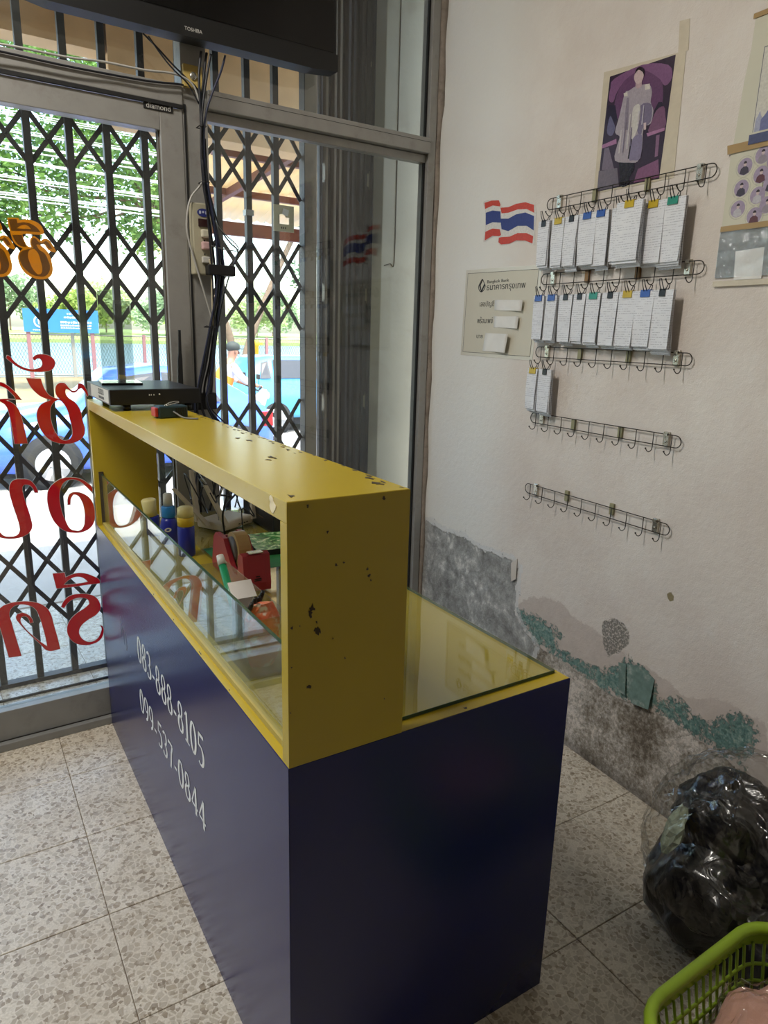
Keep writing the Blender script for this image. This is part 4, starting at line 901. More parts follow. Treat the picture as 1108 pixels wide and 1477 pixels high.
# ---- receipt bundles in binder clips
def receipt_material():
    t = NT('receipt_paper'); o = t.obj()
    sep = t.node('ShaderNodeSeparateXYZ'); t.link(o, sep.inputs[0])
    z = sep.outputs[2]; y = sep.outputs[1]
    rows = t.math('FRACT', t.math('MULTIPLY', z, 165.0))
    line = t.math('MULTIPLY', t.step(rows, 0.28, 0.36), t.math('SUBTRACT', 1.0, t.step(rows, 0.58, 0.66)))
    rid = t.math('FLOOR', t.math('MULTIPLY', z, 165.0))
    info = t.node('ShaderNodeObjectInfo')
    cv = t.node('ShaderNodeCombineXYZ'); t.link(t.math('MULTIPLY', y, 420.0), cv.inputs[0]); t.link(t.math('MULTIPLY', rid, 7.3), cv.inputs[1]); t.link(t.math('MULTIPLY', info.outputs['Random'], 50.0), cv.inputs[2])
    words = t.step(t.noise(1.0, 2.0, vec=cv.outputs[0]), 0.44, 0.5)
    cv2 = t.node('ShaderNodeCombineXYZ'); t.link(t.math('MULTIPLY', rid, 3.7), cv2.inputs[0]); t.link(t.math('MULTIPLY', y, 26.0), cv2.inputs[1]); t.link(t.math('MULTIPLY', info.outputs['Random'], 90.0), cv2.inputs[2])
    blk = t.step(t.noise(1.0, 1.0, vec=cv2.outputs[0]), 0.40, 0.48)
    ink = t.math('MULTIPLY', t.math('MULTIPLY', line, words), t.math('MULTIPLY', blk, 0.40))
    c = t.mix(t.noise(16.0, 3.0), rgb(214, 216, 222), rgb(232, 233, 236))
    t.link(t.mix(ink, c, rgb(92, 92, 112)), t.p.inputs['Base Color']); t.p.inputs['Roughness'].default_value = 0.7
    return t.m
mRec = receipt_material()
mClip = {'black': M('black_clip', (26, 26, 28), 0.35), 'yellow': M('yellow_clip', (196, 168, 40), 0.35), 'blue': M('blue_clip', (52, 92, 168), 0.35), 'green': M('green_clip', (40, 140, 120), 0.35)}
mClipWire = M('clip_wire', (60, 60, 64), 0.3, 0.9)
random.seed(11)
def bundle(hook, z_rack, width, hgt, color, label, tilt=0.0, dout=0.034, drop=0.0):
    s = HOOKS[hook] + random.uniform(-0.004, 0.004) + 0.003
    zt = z_rack - 0.036 - 0.022 - drop
    b = wthing('receipt_bundle', label, 'receipts', s, zt, dout, 'receipt bundles on the hook racks')
    n = 5
    for k in range(n):
        th0 = (k - (n - 1) / 2) * 0.0022; spread = (k - (n - 1) / 2) * 0.0022; curl = random.uniform(-0.001, 0.003) + 0.001
        dy = random.uniform(-0.003, 0.003); h = hgt * (1 - 0.02 * k + random.uniform(-0.015, 0.015)); wv_ = width * random.uniform(0.97, 1.02)
        v = []; N = 8
        for i in range(N + 1):
            f = i / N; x = -th0 * (1) - spread * f * f - curl * math.sin(f * math.pi) * 0.9 + 0.006 * f; zq = 0.006 - h * f
            yl = dy * f + tilt * f * h
            for yy in (-wv_ / 2, 0.0, wv_ / 2): v.append((x - (0.004 * (1 if yy < 0 else 0.1 if yy == 0 else -0.3)) * f * f, yy + yl, zq))
        m = len(v); v += [(x + 0.0011, y, z) for x, y, z in v]; fs = []
        for i in range(N):
            for j in range(2):
                a = 3 * i + j; fs += [(a, a + 1, a + 4, a + 3), (m + a, m + a + 3, m + a + 4, m + a + 1)]
            fs += [(3 * i, 3 * i + 3, m + 3 * i + 3, m + 3 * i), (3 * i + 2, m + 3 * i + 2, m + 3 * i + 5, 3 * i + 5)]
        fs += [(0, m, m + 1, 1), (1, m + 1, m + 2, 2), (3 * N, 3 * N + 1, m + 3 * N + 1, m + 3 * N), (3 * N + 1, 3 * N + 2, m + 3 * N + 2, m + 3 * N + 1)]
        MB().add(v, fs, 0, False).build('sheet', mRec, b)
    cw = 0.0095 if color == 'black' else 0.0155
    mbc = MB().prism([(-0.0075, -0.010), (-0.005, -0.010), (-0.0048, 0.006), (0.0048, 0.006), (0.005, -0.010), (0.0075, -0.010), (0.0062, 0.0085), (-0.0062, 0.0085)], 'y', -cw, cw)
    clip = mbc.build('binder_clip', mClip[color], b)
    for sx in (-1, 1):
        top = (0.021, 0.010) if sx > 0 else (0.033, -0.012)
        MB().tube([(sx * 0.0055, -0.005, 0.004), (sx * 0.008 + top[1] * 0.5, -0.0042, top[0] * 0.6), (sx * 0.006 + top[1], -0.0028, top[0]), (sx * 0.006 + top[1], 0.0028, top[0]), (sx * 0.008 + top[1] * 0.5, 0.0042, top[0] * 0.6), (sx * 0.0055, 0.005, 0.004)], 0.0012, 5).build('clip_handle', mClipWire, clip)
    return b
ORD = ['first', 'second', 'third', 'fourth', 'fifth', 'sixth', 'seventh', 'eighth', 'ninth']
row1 = [('black', .050, .142), ('yellow', .052, .146), ('black', .054, .152), ('blue', .066, .150), ('blue', .056, .156), ('black', .052, .152), ('yellow', .090, .162), ('yellow', .072, .162), ('green', .076, .168)]
row2 = [('blue', .048, .142), ('blue', .048, .144), ('black', .054, .148), ('black', .048, .148), ('green', .054, .150), ('black', .060, .154), ('yellow', .060, .156), ('blue', .062, .156), ('black', .068, .162)]
for i, (c, w, h) in enumerate(row1):
    lab = 'receipt bundle in a %s clip, top rack, %s from the flag sticker' % (c, ORD[i]) if c != 'green' else 'white receipt bundle in the green clip on the topmost rack'
    if i == 6: lab = 'wide grey-white receipt bundle in a yellow clip on the topmost rack'
    bundle(i, RZ[0], w, h, c, lab, random.uniform(-0.02, 0.04), 0.034 + (0.022 if i == 6 else 0.0), -0.006 if i == 6 else 0.0)
for i, (c, w, h) in enumerate(row2):
    lab = 'receipt bundle in a %s clip, second rack, %s from the flag sticker' % (c, ORD[i])
    if c == 'green': lab = 'white receipt bundle in the green clip on the second rack'
    if c == 'yellow': lab = 'white receipt bundle in the yellow clip on the second rack'
    bundle(i, RZ[1], w, h, c, lab, random.uniform(-0.01, 0.03))
bundle(0, RZ[2], .048, .142, 'yellow', 'white receipt bundle in a yellow clip on the third rack', 0.02)
bundle(1, RZ[2], .058, .146, 'black', 'white receipt bundle in a black clip on the third rack', 0.02)

# ================================================================ VINYL LETTERS on the door glass (read from the street, so mirrored inside)
def vinyl(name, col, tr):
    m = M(name, col, 0.45, var=0.04); n = m.node_tree.nodes; l = m.node_tree.links      # cut film that lets some daylight through
    tl = n.new('ShaderNodeBsdfTranslucent'); tl.inputs[0].default_value = rgb(*col); mx = n.new('ShaderNodeMixShader'); mx.inputs[0].default_value = tr
    l.new(n['Principled BSDF'].outputs[0], mx.inputs[1]); l.new(tl.outputs[0], mx.inputs[2]); l.new(mx.outputs[0], n['Material Output'].inputs[0]); return m
mRed = vinyl('red_vinyl', (226, 20, 36), 0.7); mRedEdge = M('white_vinyl_edge', (240, 236, 230), 0.5)
mGold = vinyl('gold_vinyl', (250, 186, 24), 0.75); mBrown = vinyl('brown_vinyl', (172, 118, 24), 0.6)
def on_glass(off): return lambda a, b, d: (a, 0.0345 + off + d, b)
def red_letter(loops):
    o = outline('letter', loops, 0.0004, mRed, door_glass, on_glass(0.0)); o['label'] = 'mirrored red vinyl letter'
    rim_line('letter_edge', loops, 0.0009, mRedEdge, door_glass, on_glass(0.0006))
red_letter([[(-1.5266, 1.228), (-1.5234, 1.2361), (-1.5175, 1.2334), (-1.5066, 1.2186), (-1.4906, 1.2051), (-1.4713, 1.1968), (-1.4485, 1.1967), (-1.4351, 1.2036), (-1.4315, 1.216), (-1.4358, 1.2256), (-1.4446, 1.227), (-1.45, 1.2228), (-1.4538, 1.2228), (-1.4557, 1.2296), (-1.4475, 1.2365), (-1.4295, 1.2394), (-1.4143, 1.2367), (-1.4021, 1.2285), (-1.3965, 1.2174), (-1.3988, 1.2049), (-1.4076, 1.1938), (-1.4261, 1.1889), (-1.4493, 1.1879), (-1.4743, 1.1914), (-1.4959, 1.201), (-1.5143, 1.2159)]])
red_letter([[(-1.4788, 1.17), (-1.4395, 1.1676), (-1.436, 1.1494), (-1.4286, 1.1296), (-1.4168, 1.1152), (-1.3991, 1.1068), (-1.3912, 1.1055), (-1.3989, 1.1148), (-1.4023, 1.1319), (-1.3985, 1.146), (-1.3872, 1.1543), (-1.3741, 1.1527), (-1.3645, 1.1397), (-1.3532, 1.1294), (-1.3421, 1.1321), (-1.3352, 1.1521), (-1.3232, 1.149), (-1.3134, 1.1329), (-1.3078, 1.1154), (-1.3123, 1.1112), (-1.3193, 1.1273), (-1.3268, 1.1375), (-1.3351, 1.1348), (-1.3439, 1.1264), (-1.3549, 1.1252), (-1.3649, 1.134), (-1.3728, 1.1356), (-1.375, 1.1256), (-1.3694, 1.1112), (-1.3492, 1.0933), (-1.3372, 1.0726), (-1.3316, 1.0372), (-1.3272, 1.0045), (-1.3356, 0.9841), (-1.3532, 0.9718), (-1.381, 0.9667), (-1.4128, 0.9725), (-1.4355, 0.987), (-1.4495, 1.008), (-1.4579, 1.0314), (-1.4605, 1.0543), (-1.4567, 1.074), (-1.4449, 1.0906), (-1.4232, 1.1012), (-1.4178, 1.1034), (-1.4429, 1.1145), (-1.4595, 1.1303), (-1.4707, 1.1472)],
            [(-1.4008, 1.102), (-1.3941, 1.1033), (-1.3841, 1.0944), (-1.3737, 1.0739), (-1.368, 1.0447), (-1.364, 1.0093), (-1.3669, 0.9889), (-1.3801, 0.9779), (-1.3961, 0.9803), (-1.4106, 1.0001), (-1.4201, 1.0296), (-1.4224, 1.0642), (-1.4166, 1.0868)]])
red_letter([[(-1.6223, 0.9813), (-1.6236, 1.0392), (-1.622, 1.0772), (-1.6116, 1.1094), (-1.5896, 1.1385), (-1.569, 1.153), (-1.5491, 1.1589), (-1.535, 1.1524), (-1.5192, 1.1371), (-1.5059, 1.1203), (-1.4977, 1.1062), (-1.5171, 1.1073), (-1.5395, 1.106), (-1.5207, 1.0957), (-1.5075, 1.0758), (-1.502, 1.0532), (-1.4975, 1.0191), (-1.4926, 0.9745), (-1.5282, 0.9753), (-1.5302, 1.0207), (-1.5337, 1.0629), (-1.5409, 1.0909), (-1.5544, 1.1037), (-1.5772, 1.0948), (-1.5898, 1.0651), (-1.5911, 0.9793)],
            [(-1.5902, 1.1088), (-1.5737, 1.13), (-1.5501, 1.1486), (-1.5361, 1.1415), (-1.525, 1.129), (-1.514, 1.1135), (-1.5133, 1.108), (-1.5391, 1.1101), (-1.5686, 1.1082)]])
red_letter([[(-1.5551, 0.838), (-1.5509, 0.8551), (-1.5397, 0.8657), (-1.5192, 0.8667), (-1.4989, 0.8619), (-1.487, 0.849), (-1.4784, 0.8274), (-1.4777, 0.8198), (-1.4869, 0.8208), (-1.4909, 0.8345), (-1.5003, 0.8458), (-1.5131, 0.8485), (-1.5189, 0.8417), (-1.5186, 0.8166), (-1.5118, 0.7772), (-1.5048, 0.7373), (-1.5039, 0.7129), (-1.5109, 0.6986), (-1.5278, 0.6872), (-1.5491, 0.6826), (-1.5748, 0.6847), (-1.5945, 0.692), (-1.6083, 0.7058), (-1.6137, 0.7273), (-1.6038, 0.726), (-1.593, 0.7067), (-1.584, 0.695), (-1.5666, 0.6896), (-1.5483, 0.6916), (-1.5395, 0.7025), (-1.5381, 0.7174), (-1.5428, 0.751), (-1.5513, 0.7965)]])
red_letter([[(-1.3194, 0.8052), (-1.3185, 0.8175), (-1.3326, 0.8374), (-1.3513, 0.8514), (-1.3785, 0.8593), (-1.4061, 0.8579), (-1.4287, 0.8464), (-1.4465, 0.8271), (-1.4525, 0.8037), (-1.4524, 0.7734), (-1.4458, 0.7391), (-1.4319, 0.7096), (-1.4115, 0.6883), (-1.3844, 0.6777), (-1.356, 0.6777), (-1.3321, 0.6903), (-1.3212, 0.708), (-1.3174, 0.7329), (-1.3185, 0.7582), (-1.328, 0.7843), (-1.3466, 0.8018), (-1.3685, 0.8102), (-1.3854, 0.8073), (-1.3933, 0.7944), (-1.396, 0.7716), (-1.3882, 0.7717), (-1.3853, 0.7904), (-1.3773, 0.8034), (-1.3664, 0.8007), (-1.3539, 0.7809), (-1.3478, 0.749), (-1.3487, 0.7178), (-1.3548, 0.6933), (-1.367, 0.6823), (-1.381, 0.6842), (-1.3919, 0.6888), (-1.4063, 0.7188), (-1.4165, 0.7632), (-1.4176, 0.8), (-1.4111, 0.8297), (-1.3988, 0.8467), (-1.379, 0.8524), (-1.3547, 0.8441), (-1.3364, 0.8254)]])
red_letter([[(-1.4588, 0.5513), (-1.4233, 0.5487), (-1.4217, 0.5323), (-1.3953, 0.5398), (-1.368, 0.5368), (-1.341, 0.5234), (-1.3188, 0.5037), (-1.3186, 0.493), (-1.3556, 0.4951), (-1.3988, 0.4953), (-1.4514, 0.4987)],
            [(-1.4296, 0.5078), (-1.4119, 0.5219), (-1.3901, 0.5285), (-1.3691, 0.5213), (-1.3549, 0.5048), (-1.3797, 0.504)]])
red_letter([[(-1.4432, 0.434), (-1.4326, 0.4528), (-1.4133, 0.4666), (-1.3856, 0.4676), (-1.3581, 0.4613), (-1.337, 0.4484), (-1.3244, 0.4245), (-1.3234, 0.4027), (-1.3351, 0.387), (-1.3647, 0.3716), (-1.3846, 0.3579), (-1.3955, 0.3386), (-1.3938, 0.3202), (-1.3796, 0.2988), (-1.3612, 0.2908), (-1.3415, 0.2973), (-1.327, 0.3197), (-1.3244, 0.3338), (-1.3285, 0.3438), (-1.3208, 0.3385), (-1.3199, 0.3144), (-1.3322, 0.2915), (-1.3554, 0.2821), (-1.3839, 0.2844), (-1.411, 0.2988), (-1.4276, 0.3243), (-1.4317, 0.3503), (-1.4234, 0.377), (-1.4, 0.4005), (-1.3709, 0.4159), (-1.3565, 0.4273), (-1.3595, 0.4421), (-1.3744, 0.4521), (-1.3958, 0.4545), (-1.4179, 0.4465), (-1.4347, 0.427)]])
red_letter([[(-1.6302, 0.4382), (-1.6167, 0.4638), (-1.5934, 0.4743), (-1.5652, 0.4754), (-1.5315, 0.4695), (-1.5036, 0.4565), (-1.4847, 0.4371), (-1.4761, 0.4163), (-1.4693, 0.3727), (-1.4624, 0.3287), (-1.4575, 0.2881), (-1.4928, 0.2895), (-1.5156, 0.3197), (-1.5466, 0.3654), (-1.5689, 0.4048), (-1.5757, 0.4233), (-1.5719, 0.4344), (-1.5574, 0.4365), (-1.5412, 0.4263), (-1.531, 0.4104), (-1.5284, 0.3978), (-1.5381, 0.3964), (-1.541, 0.4125), (-1.5501, 0.423), (-1.5601, 0.4234), (-1.5641, 0.4106), (-1.5561, 0.3883), (-1.5333, 0.3519), (-1.5095, 0.3218), (-1.4953, 0.3061), (-1.496, 0.3222), (-1.5021, 0.3729), (-1.5101, 0.4164), (-1.5195, 0.4425), (-1.5383, 0.4582), (-1.5661, 0.4655), (-1.5837, 0.4589), (-1.5921, 0.4437), (-1.5887, 0.4056), (-1.582, 0.3561), (-1.5722, 0.2911), (-1.6078, 0.2936), (-1.6162, 0.3537), (-1.6229, 0.3995)]])
G0 = [[(-1.4865, 1.6147), (-1.4586, 1.6172), (-1.456, 1.6114), (-1.437, 1.6151), (-1.4183, 1.6127), (-1.4041, 1.6054), (-1.3966, 1.593), (-1.3943, 1.5822), (-1.4, 1.5783), (-1.449, 1.5748), (-1.4523, 1.5724), (-1.4468, 1.5532), (-1.4404, 1.5428), (-1.432, 1.5413), (-1.4346, 1.5532), (-1.4309, 1.5656), (-1.4218, 1.573), (-1.4138, 1.5671), (-1.4048, 1.5602), (-1.3978, 1.5664), (-1.386, 1.5663), (-1.3761, 1.5549), (-1.3667, 1.5355), (-1.3715, 1.5311), (-1.3863, 1.5362), (-1.3941, 1.5467), (-1.398, 1.5519), (-1.411, 1.5508), (-1.3989, 1.5418), (-1.3871, 1.5271), (-1.3806, 1.5006), (-1.3808, 1.4779), (-1.3881, 1.4638), (-1.4019, 1.4556), (-1.428, 1.4549), (-1.4465, 1.4623), (-1.4592, 1.4749), (-1.467, 1.4921), (-1.4694, 1.5118), (-1.4651, 1.5242), (-1.4547, 1.535), (-1.4686, 1.5425), (-1.477, 1.5527), (-1.4816, 1.5696), (-1.4855, 1.593)]]
GB = [[[(-1.4838, 1.6107), (-1.4631, 1.6135), (-1.462, 1.6028), (-1.444, 1.6068), (-1.4254, 1.6033), (-1.4115, 1.5937), (-1.4038, 1.5835), (-1.4462, 1.5827), (-1.4795, 1.5806)], [(-1.4654, 1.5885), (-1.4532, 1.5972), (-1.4384, 1.5994), (-1.4277, 1.59)]],
      [[(-1.4785, 1.5699), (-1.4544, 1.5722), (-1.4506, 1.5572), (-1.4437, 1.5403), (-1.4603, 1.5422), (-1.4718, 1.5532)]],
      [[(-1.465, 1.5143), (-1.4598, 1.5257), (-1.4443, 1.5336), (-1.427, 1.5384), (-1.4308, 1.5546), (-1.4267, 1.566), (-1.4182, 1.5656), (-1.4115, 1.5567), (-1.3975, 1.5575), (-1.3928, 1.5624), (-1.3846, 1.5564), (-1.3772, 1.5414), (-1.386, 1.5407), (-1.3935, 1.5534), (-1.4023, 1.5515), (-1.4186, 1.549), (-1.4122, 1.5363), (-1.398, 1.5263), (-1.3908, 1.5089), (-1.3869, 1.4911), (-1.3915, 1.4749), (-1.4012, 1.4641), (-1.4187, 1.4618), (-1.4356, 1.4653), (-1.4515, 1.4776), (-1.4626, 1.4946)], [(-1.4422, 1.5227), (-1.4359, 1.5332), (-1.425, 1.5368), (-1.4163, 1.527), (-1.4106, 1.5051), (-1.4085, 1.4806), (-1.4138, 1.4689), (-1.4226, 1.4672), (-1.4323, 1.479), (-1.4392, 1.4963)]]]
step_x = [(-1.5129, 1.5301), (-1.406, 1.539)]
dxl = step_x[0][0] - step_x[1][0]
for k in range(3):
    sh = lambda lp: [(a + dxl * k, b) for a, b in lp]
    g = outline('letter', [sh(l) for l in G0], 0.0003, mGold, door_glass, on_glass(0.0006)); g['label'] = 'mirrored gold and brown vinyl letter'
    for lp in GB: outline('letter_inlay', [sh(l) for l in lp], 0.0003, mBrown, door_glass, on_glass(0.0))
# maker's plate on the door rail
pl = MB().box(-1.101, -1.0135, -0.0045, -0.002, 1.9525, 1.9735, bev=0.0006).build('maker_plate', mGasket, door)
TXF = Matrix(((1, 0, 0, 0), (0, 0, -1, 0), (0, 1, 0, 0), (0, 0, 0, 1)))
text_mesh('diamond', 0.02, M('silver_print', (206, 204, 198), 0.4), 'lettering', pl, Matrix.Translation((-1.0573, -0.0049, 1.9632)) @ TXF, width=0.072, height=0.0155)

# ================================================================ TELEVISION, CABLES AND POWER STRIP
mBlack = M('black_plastic', (20, 20, 22), 0.42, var=0.1); mScreen = M('screen_glass', (6, 6, 7), 0.12, var=0.0)
tvx0, tvx1, tvz0, tvz1 = -1.444, -0.488, 2.142, 2.70
tv = thing('television', 'large black flat television mounted high on the shopfront mullion', 'television', ((tvx0 + tvx1) / 2, -0.05, tvz0))
hw = (tvx1 - tvx0) / 2
MB().box(-hw, hw, -0.022, 0.03, 0.055, tvz1 - tvz0, bev=0.004).build('body', mBlack, tv)
MB().prism([(-hw, 0.056), (-hw, 0.022), (-hw + 0.03, 0.010), (-hw + 0.09, 0.0), (hw - 0.09, 0.0), (hw - 0.03, 0.006), (hw, 0.008), (hw, 0.056)], 'y', -0.030, 0.028).build('lower_bezel', M('charcoal_bezel', (26, 26, 26), 0.5), tv)
MB().box(-hw + 0.012, hw - 0.012, -0.0235, -0.0222, 0.062, tvz1 - tvz0 - 0.012).build('screen', mScreen, tv)
text_mesh('TOSHIBA', 0.02, M('silver_print', (206, 204, 198), 0.4), 'lettering', tv, Matrix.Translation((-0.002, -0.0304, 0.0195)) @ TXF, width=0.052, height=0.0095)
MB().box(-0.02, 0.02, 0.031, 0.0495, 0.02, 0.36, bev=0.002).build('mount_arm', mBlack, tv)
pad = thing('mounting_block', 'yellow mounting block screwed on the mullion under the television', 'block', (-0.952, -0.0005, 2.062))
MB().box(-0.029, 0.029, -0.016, 0.0, -0.031, 0.03, bev=0.002).build('block', M('yellow_foam', (206, 178, 100), 0.7, var=0.12), pad)
MB().lathe([(0.011, 0), (0.011, 0.003), (0.005, 0.005)], 14, mat=Matrix.Translation((0.0, -0.016, 0.0)) @ Matrix.Rotation(R(90), 4, 'X')).build('screw', mChrome, pad)
# power strip
ps = thing('power_strip', 'cream power strip with blue oval badge fixed on the mullion', 'power strip', (-0.9455, -0.0005, 1.60))
mStrip = M('cream_strip', (178, 172, 148), 0.45, var=0.05)
MB().box(-0.032, 0.032, -0.034, 0.0, -0.107, 0.106, bev=0.004).build('housing', mStrip, ps)
outline('badge', [[(0.020 * math.cos(a), 0.078 + 0.012 * math.sin(a)) for a in [i * math.pi / 8 for i in range(16)]]], 0.001, M('blue_badge', (52, 60, 130), 0.4), ps, lambda a, b, d: (a + 0.004, -0.0348 - d, b))
mb = MB()
for k in range(3): mb.box(-0.010 + 0.010 * k, -0.004 + 0.010 * k, -0.0362, -0.0354, 0.074 + 0.003 * (k % 2), 0.083)
mb.build('badge_print', M('pale_print', (196, 200, 220), 0.5), ps)['kind'] = 'stuff'
MB().box(-0.014, 0.020, -0.038, -0.034, 0.036, 0.060, bev=0.002).build('rocker_switch', M('dark_switch', (54, 30, 30), 0.3), ps)
MB().box(-0.008, 0.024, -0.052, -0.034, 0.004, 0.028, bev=0.004).build('plug', M('cream_plug', (206, 200, 178), 0.4), ps)
MB().box(-0.008, 0.016, -0.052, -0.034, -0.032, -0.008, bev=0.004).build('plug', M('pink_plug', (206, 170, 168), 0.4), ps)
for z in (-0.004, -0.045): MB().box(0.002, 0.006, -0.0345, -0.0336, z - 0.003, z + 0.003).build('socket_slot', mGasket, ps)
MB().box(-0.008, 0.018, -0.046, -0.034, -0.072, -0.052, bev=0.003).build('plug', M('white_plug', (206, 204, 196), 0.4), ps)
ad = thing('plug_adapter', 'long black mains adapter plugged across the foot of the power strip', 'adapter', (-0.915, -0.035, 1.507))
MB().box(-0.028, 0.062, -0.036, -0.0005, -0.015, 0.017, bev=0.004).build('case', mBlack, ad)
mCab = M('black_cable', (24, 25, 32), 0.45); mCabN = M('navy_cable', (34, 40, 66), 0.45); mCabW = M('grey_white_cable', (176, 174, 168), 0.5); mCabG = M('grey_cable', (108, 108, 104), 0.5)
def cable(label, pts, r, mat, group='cables running down the mullion'):
    p0 = Vector(pts[0]); o = MB().tube([q - p0 for q in catmull(pts, 6)], r, 6).build('cable', mat); o.location = p0
    return tag(o, label, 'cable', group)
def P3(lst, y): return [(a, y, b) for a, b in lst]
tails = [(-0.93, -0.06, 0.95), (-0.95, -0.08, 0.82), (-0.98, -0.10, 0.735)]
def tail(dx, dy): return [(x + dx, y + dy, z) for x, y, z in tails]
cable('thickest black cable of the bundle dropping from the television', P3([(-0.9348, 2.1239), (-0.9439, 2.0561), (-0.9426, 1.9819), (-0.9421, 1.887), (-0.9379, 1.7708), (-0.927, 1.7084), (-0.9117, 1.633), (-0.8992, 1.5301), (-0.9068, 1.4448), (-0.9238, 1.3578), (-0.952, 1.2255), (-0.9783, 1.0911)], -0.045) + tail(0.0, 0.0), 0.0042, mCab)
cable('black cable dropping from the television next to the navy one', P3([(-0.916, 2.1256), (-0.927, 2.0606), (-0.9365, 1.9841), (-0.9359, 1.889), (-0.9294, 1.7727), (-0.9163, 1.7042), (-0.9011, 1.6242), (-0.888, 1.5313), (-0.8982, 1.4346), (-0.9153, 1.3472), (-0.9385, 1.2253), (-0.9601, 1.0901)], -0.040) + tail(0.05, 0.0), 0.0038, mCab)
cable('black cable running innermost in the bundle along the mullion', P3([(-0.9088, 2.1193), (-0.9241, 2.0537), (-0.9376, 1.9805), (-0.9478, 1.8842), (-0.946, 1.7643), (-0.9357, 1.6902), (-0.9252, 1.6102), (-0.9175, 1.5072), (-0.9182, 1.4225), (-0.9398, 1.3356), (-0.968, 1.2038), (-0.9938, 1.0812)], -0.055) + tail(-0.04, 0.01), 0.0036, mCab)
cable('navy cable hanging slack from the television corner', P3([(-0.8613, 2.127), (-0.8782, 2.0771), (-0.9065, 2.0155), (-0.9282, 1.955), (-0.9377, 1.8772), (-0.9354, 1.7664), (-0.9226, 1.6922), (-0.9032, 1.6024), (-0.8852, 1.5203), (-0.9, 1.4235), (-0.9147, 1.3363), (-0.9358, 1.2035), (-0.9546, 1.0794)], -0.050) + tail(0.07, 0.012), 0.0034, mCabN)
cable('thin black cable bowing out around the black adapter', P3([(-0.9275, 1.8912), (-0.9233, 1.7702), (-0.9081, 1.6957), (-0.8873, 1.6363), (-0.856, 1.5975), (-0.8307, 1.5742), (-0.8437, 1.5348), (-0.8639, 1.4906), (-0.8904, 1.4027), (-0.913, 1.2921), (-0.9289, 1.1801), (-0.9445, 1.0777)], -0.035) + tail(0.09, 0.0), 0.0024, mCab)
cable('thin black cable tied with the bundle beside the mullion', P3([(-0.9475, 1.8257), (-0.9411, 1.7089), (-0.9338, 1.609), (-0.9285, 1.5062), (-0.927, 1.422), (-0.9262, 1.3143), (-0.9348, 1.204), (-0.9489, 1.1369), (-0.9628, 1.0807)], -0.060) + tail(0.03, 0.015), 0.0026, mCab)
cable('thin black cable tied with the bundle beside the mullion', P3([(-0.9353, 1.7647), (-0.9211, 1.6708), (-0.9111, 1.5697), (-0.9117, 1.4862), (-0.9315, 1.379), (-0.9586, 1.2701), (-0.986, 1.16), (-1.0031, 1.0822)], -0.062) + tail(-0.06, 0.02), 0.0028, mCabN)
cable('grey white cable looping around the power strip from the door header', P3([(-1.5649, 2.0213), (-1.4373, 2.0302), (-1.3126, 2.0321), (-1.2152, 2.0405), (-1.1032, 2.0424), (-1.0127, 2.0497), (-0.9575, 2.0274), (-0.9392, 1.9519), (-0.9358, 1.8739), (-0.9396, 1.7756), (-0.9792, 1.7192), (-0.9946, 1.6658), (-0.9951, 1.6054), (-0.9683, 1.5048), (-0.9321, 1.3792), (-0.92, 1.3251)], -0.038), 0.0032, mCabW)
cable('black cable lying along the top of the door header', P3([(-1.564, 2.018), (-1.4697, 2.0192), (-1.3005, 2.018), (-1.0973, 2.0233), (-1.0013, 2.0328), (-0.9698, 2.0332)], -0.012), 0.0030, mCab)
cable('thicker black cable crossing from the television to the yellow block', P3([(-1.0994, 2.1385), (-1.0578, 2.109), (-1.0191, 2.0777), (-0.9791, 2.0492), (-0.9443, 2.0225), (-0.9362, 1.9579)], -0.030), 0.0026, mCab)
cable('thinner black cable crossing from the television to the yellow block', P3([(-1.0875, 2.1307), (-1.0542, 2.0922), (-1.0196, 2.06), (-0.9756, 2.0285), (-0.9458, 1.982)], -0.042), 0.0022, mCab)
cable('grey cable from the pink plug to the gate side', P3([(-0.9326, 1.5804), (-0.8987, 1.5751), (-0.8525, 1.5705), (-0.8383, 1.5759), (-0.8473, 1.5919), (-0.888, 1.6235), (-0.9141, 1.6556)], -0.060), 0.0018, mCabG)
cable('cream cable falling from the lowest plug of the strip', P3([(-0.9335, 1.5397), (-0.928, 1.5025), (-0.9287, 1.4221), (-0.9271, 1.336)], -0.052), 0.0026, M('cream_cable', (200, 190, 160), 0.5))
for k, (p, y) in enumerate((([(-0.9525, 1.9186), (-0.9417, 1.9184), (-0.9309, 1.9202)], -0.06), ([(-0.9543, 1.7616), (-0.9413, 1.7613), (-0.928, 1.763)], -0.066), ([(-0.9523, 1.3353), (-0.9386, 1.3314), (-0.9224, 1.3318)], -0.064))):
    o = MB().tube([(a - p[1][0], -0.001 + (0.004 if i != 1 else -0.004), b - p[1][1]) for i, (a, b) in enumerate(p)] + [(p[2][0] - p[1][0], 0.03, 0), (p[0][0] - p[1][0], 0.03, 0)], 0.0016, 5, closed=True).build('cable_tie', mCab)
    o.location = (p[1][0], y, p[1][1]); tag(o, ('black tie at the top of the cable bundle', 'black tie in the middle of the cable bundle', 'black tie low on the cable bundle')[k], 'cable tie')

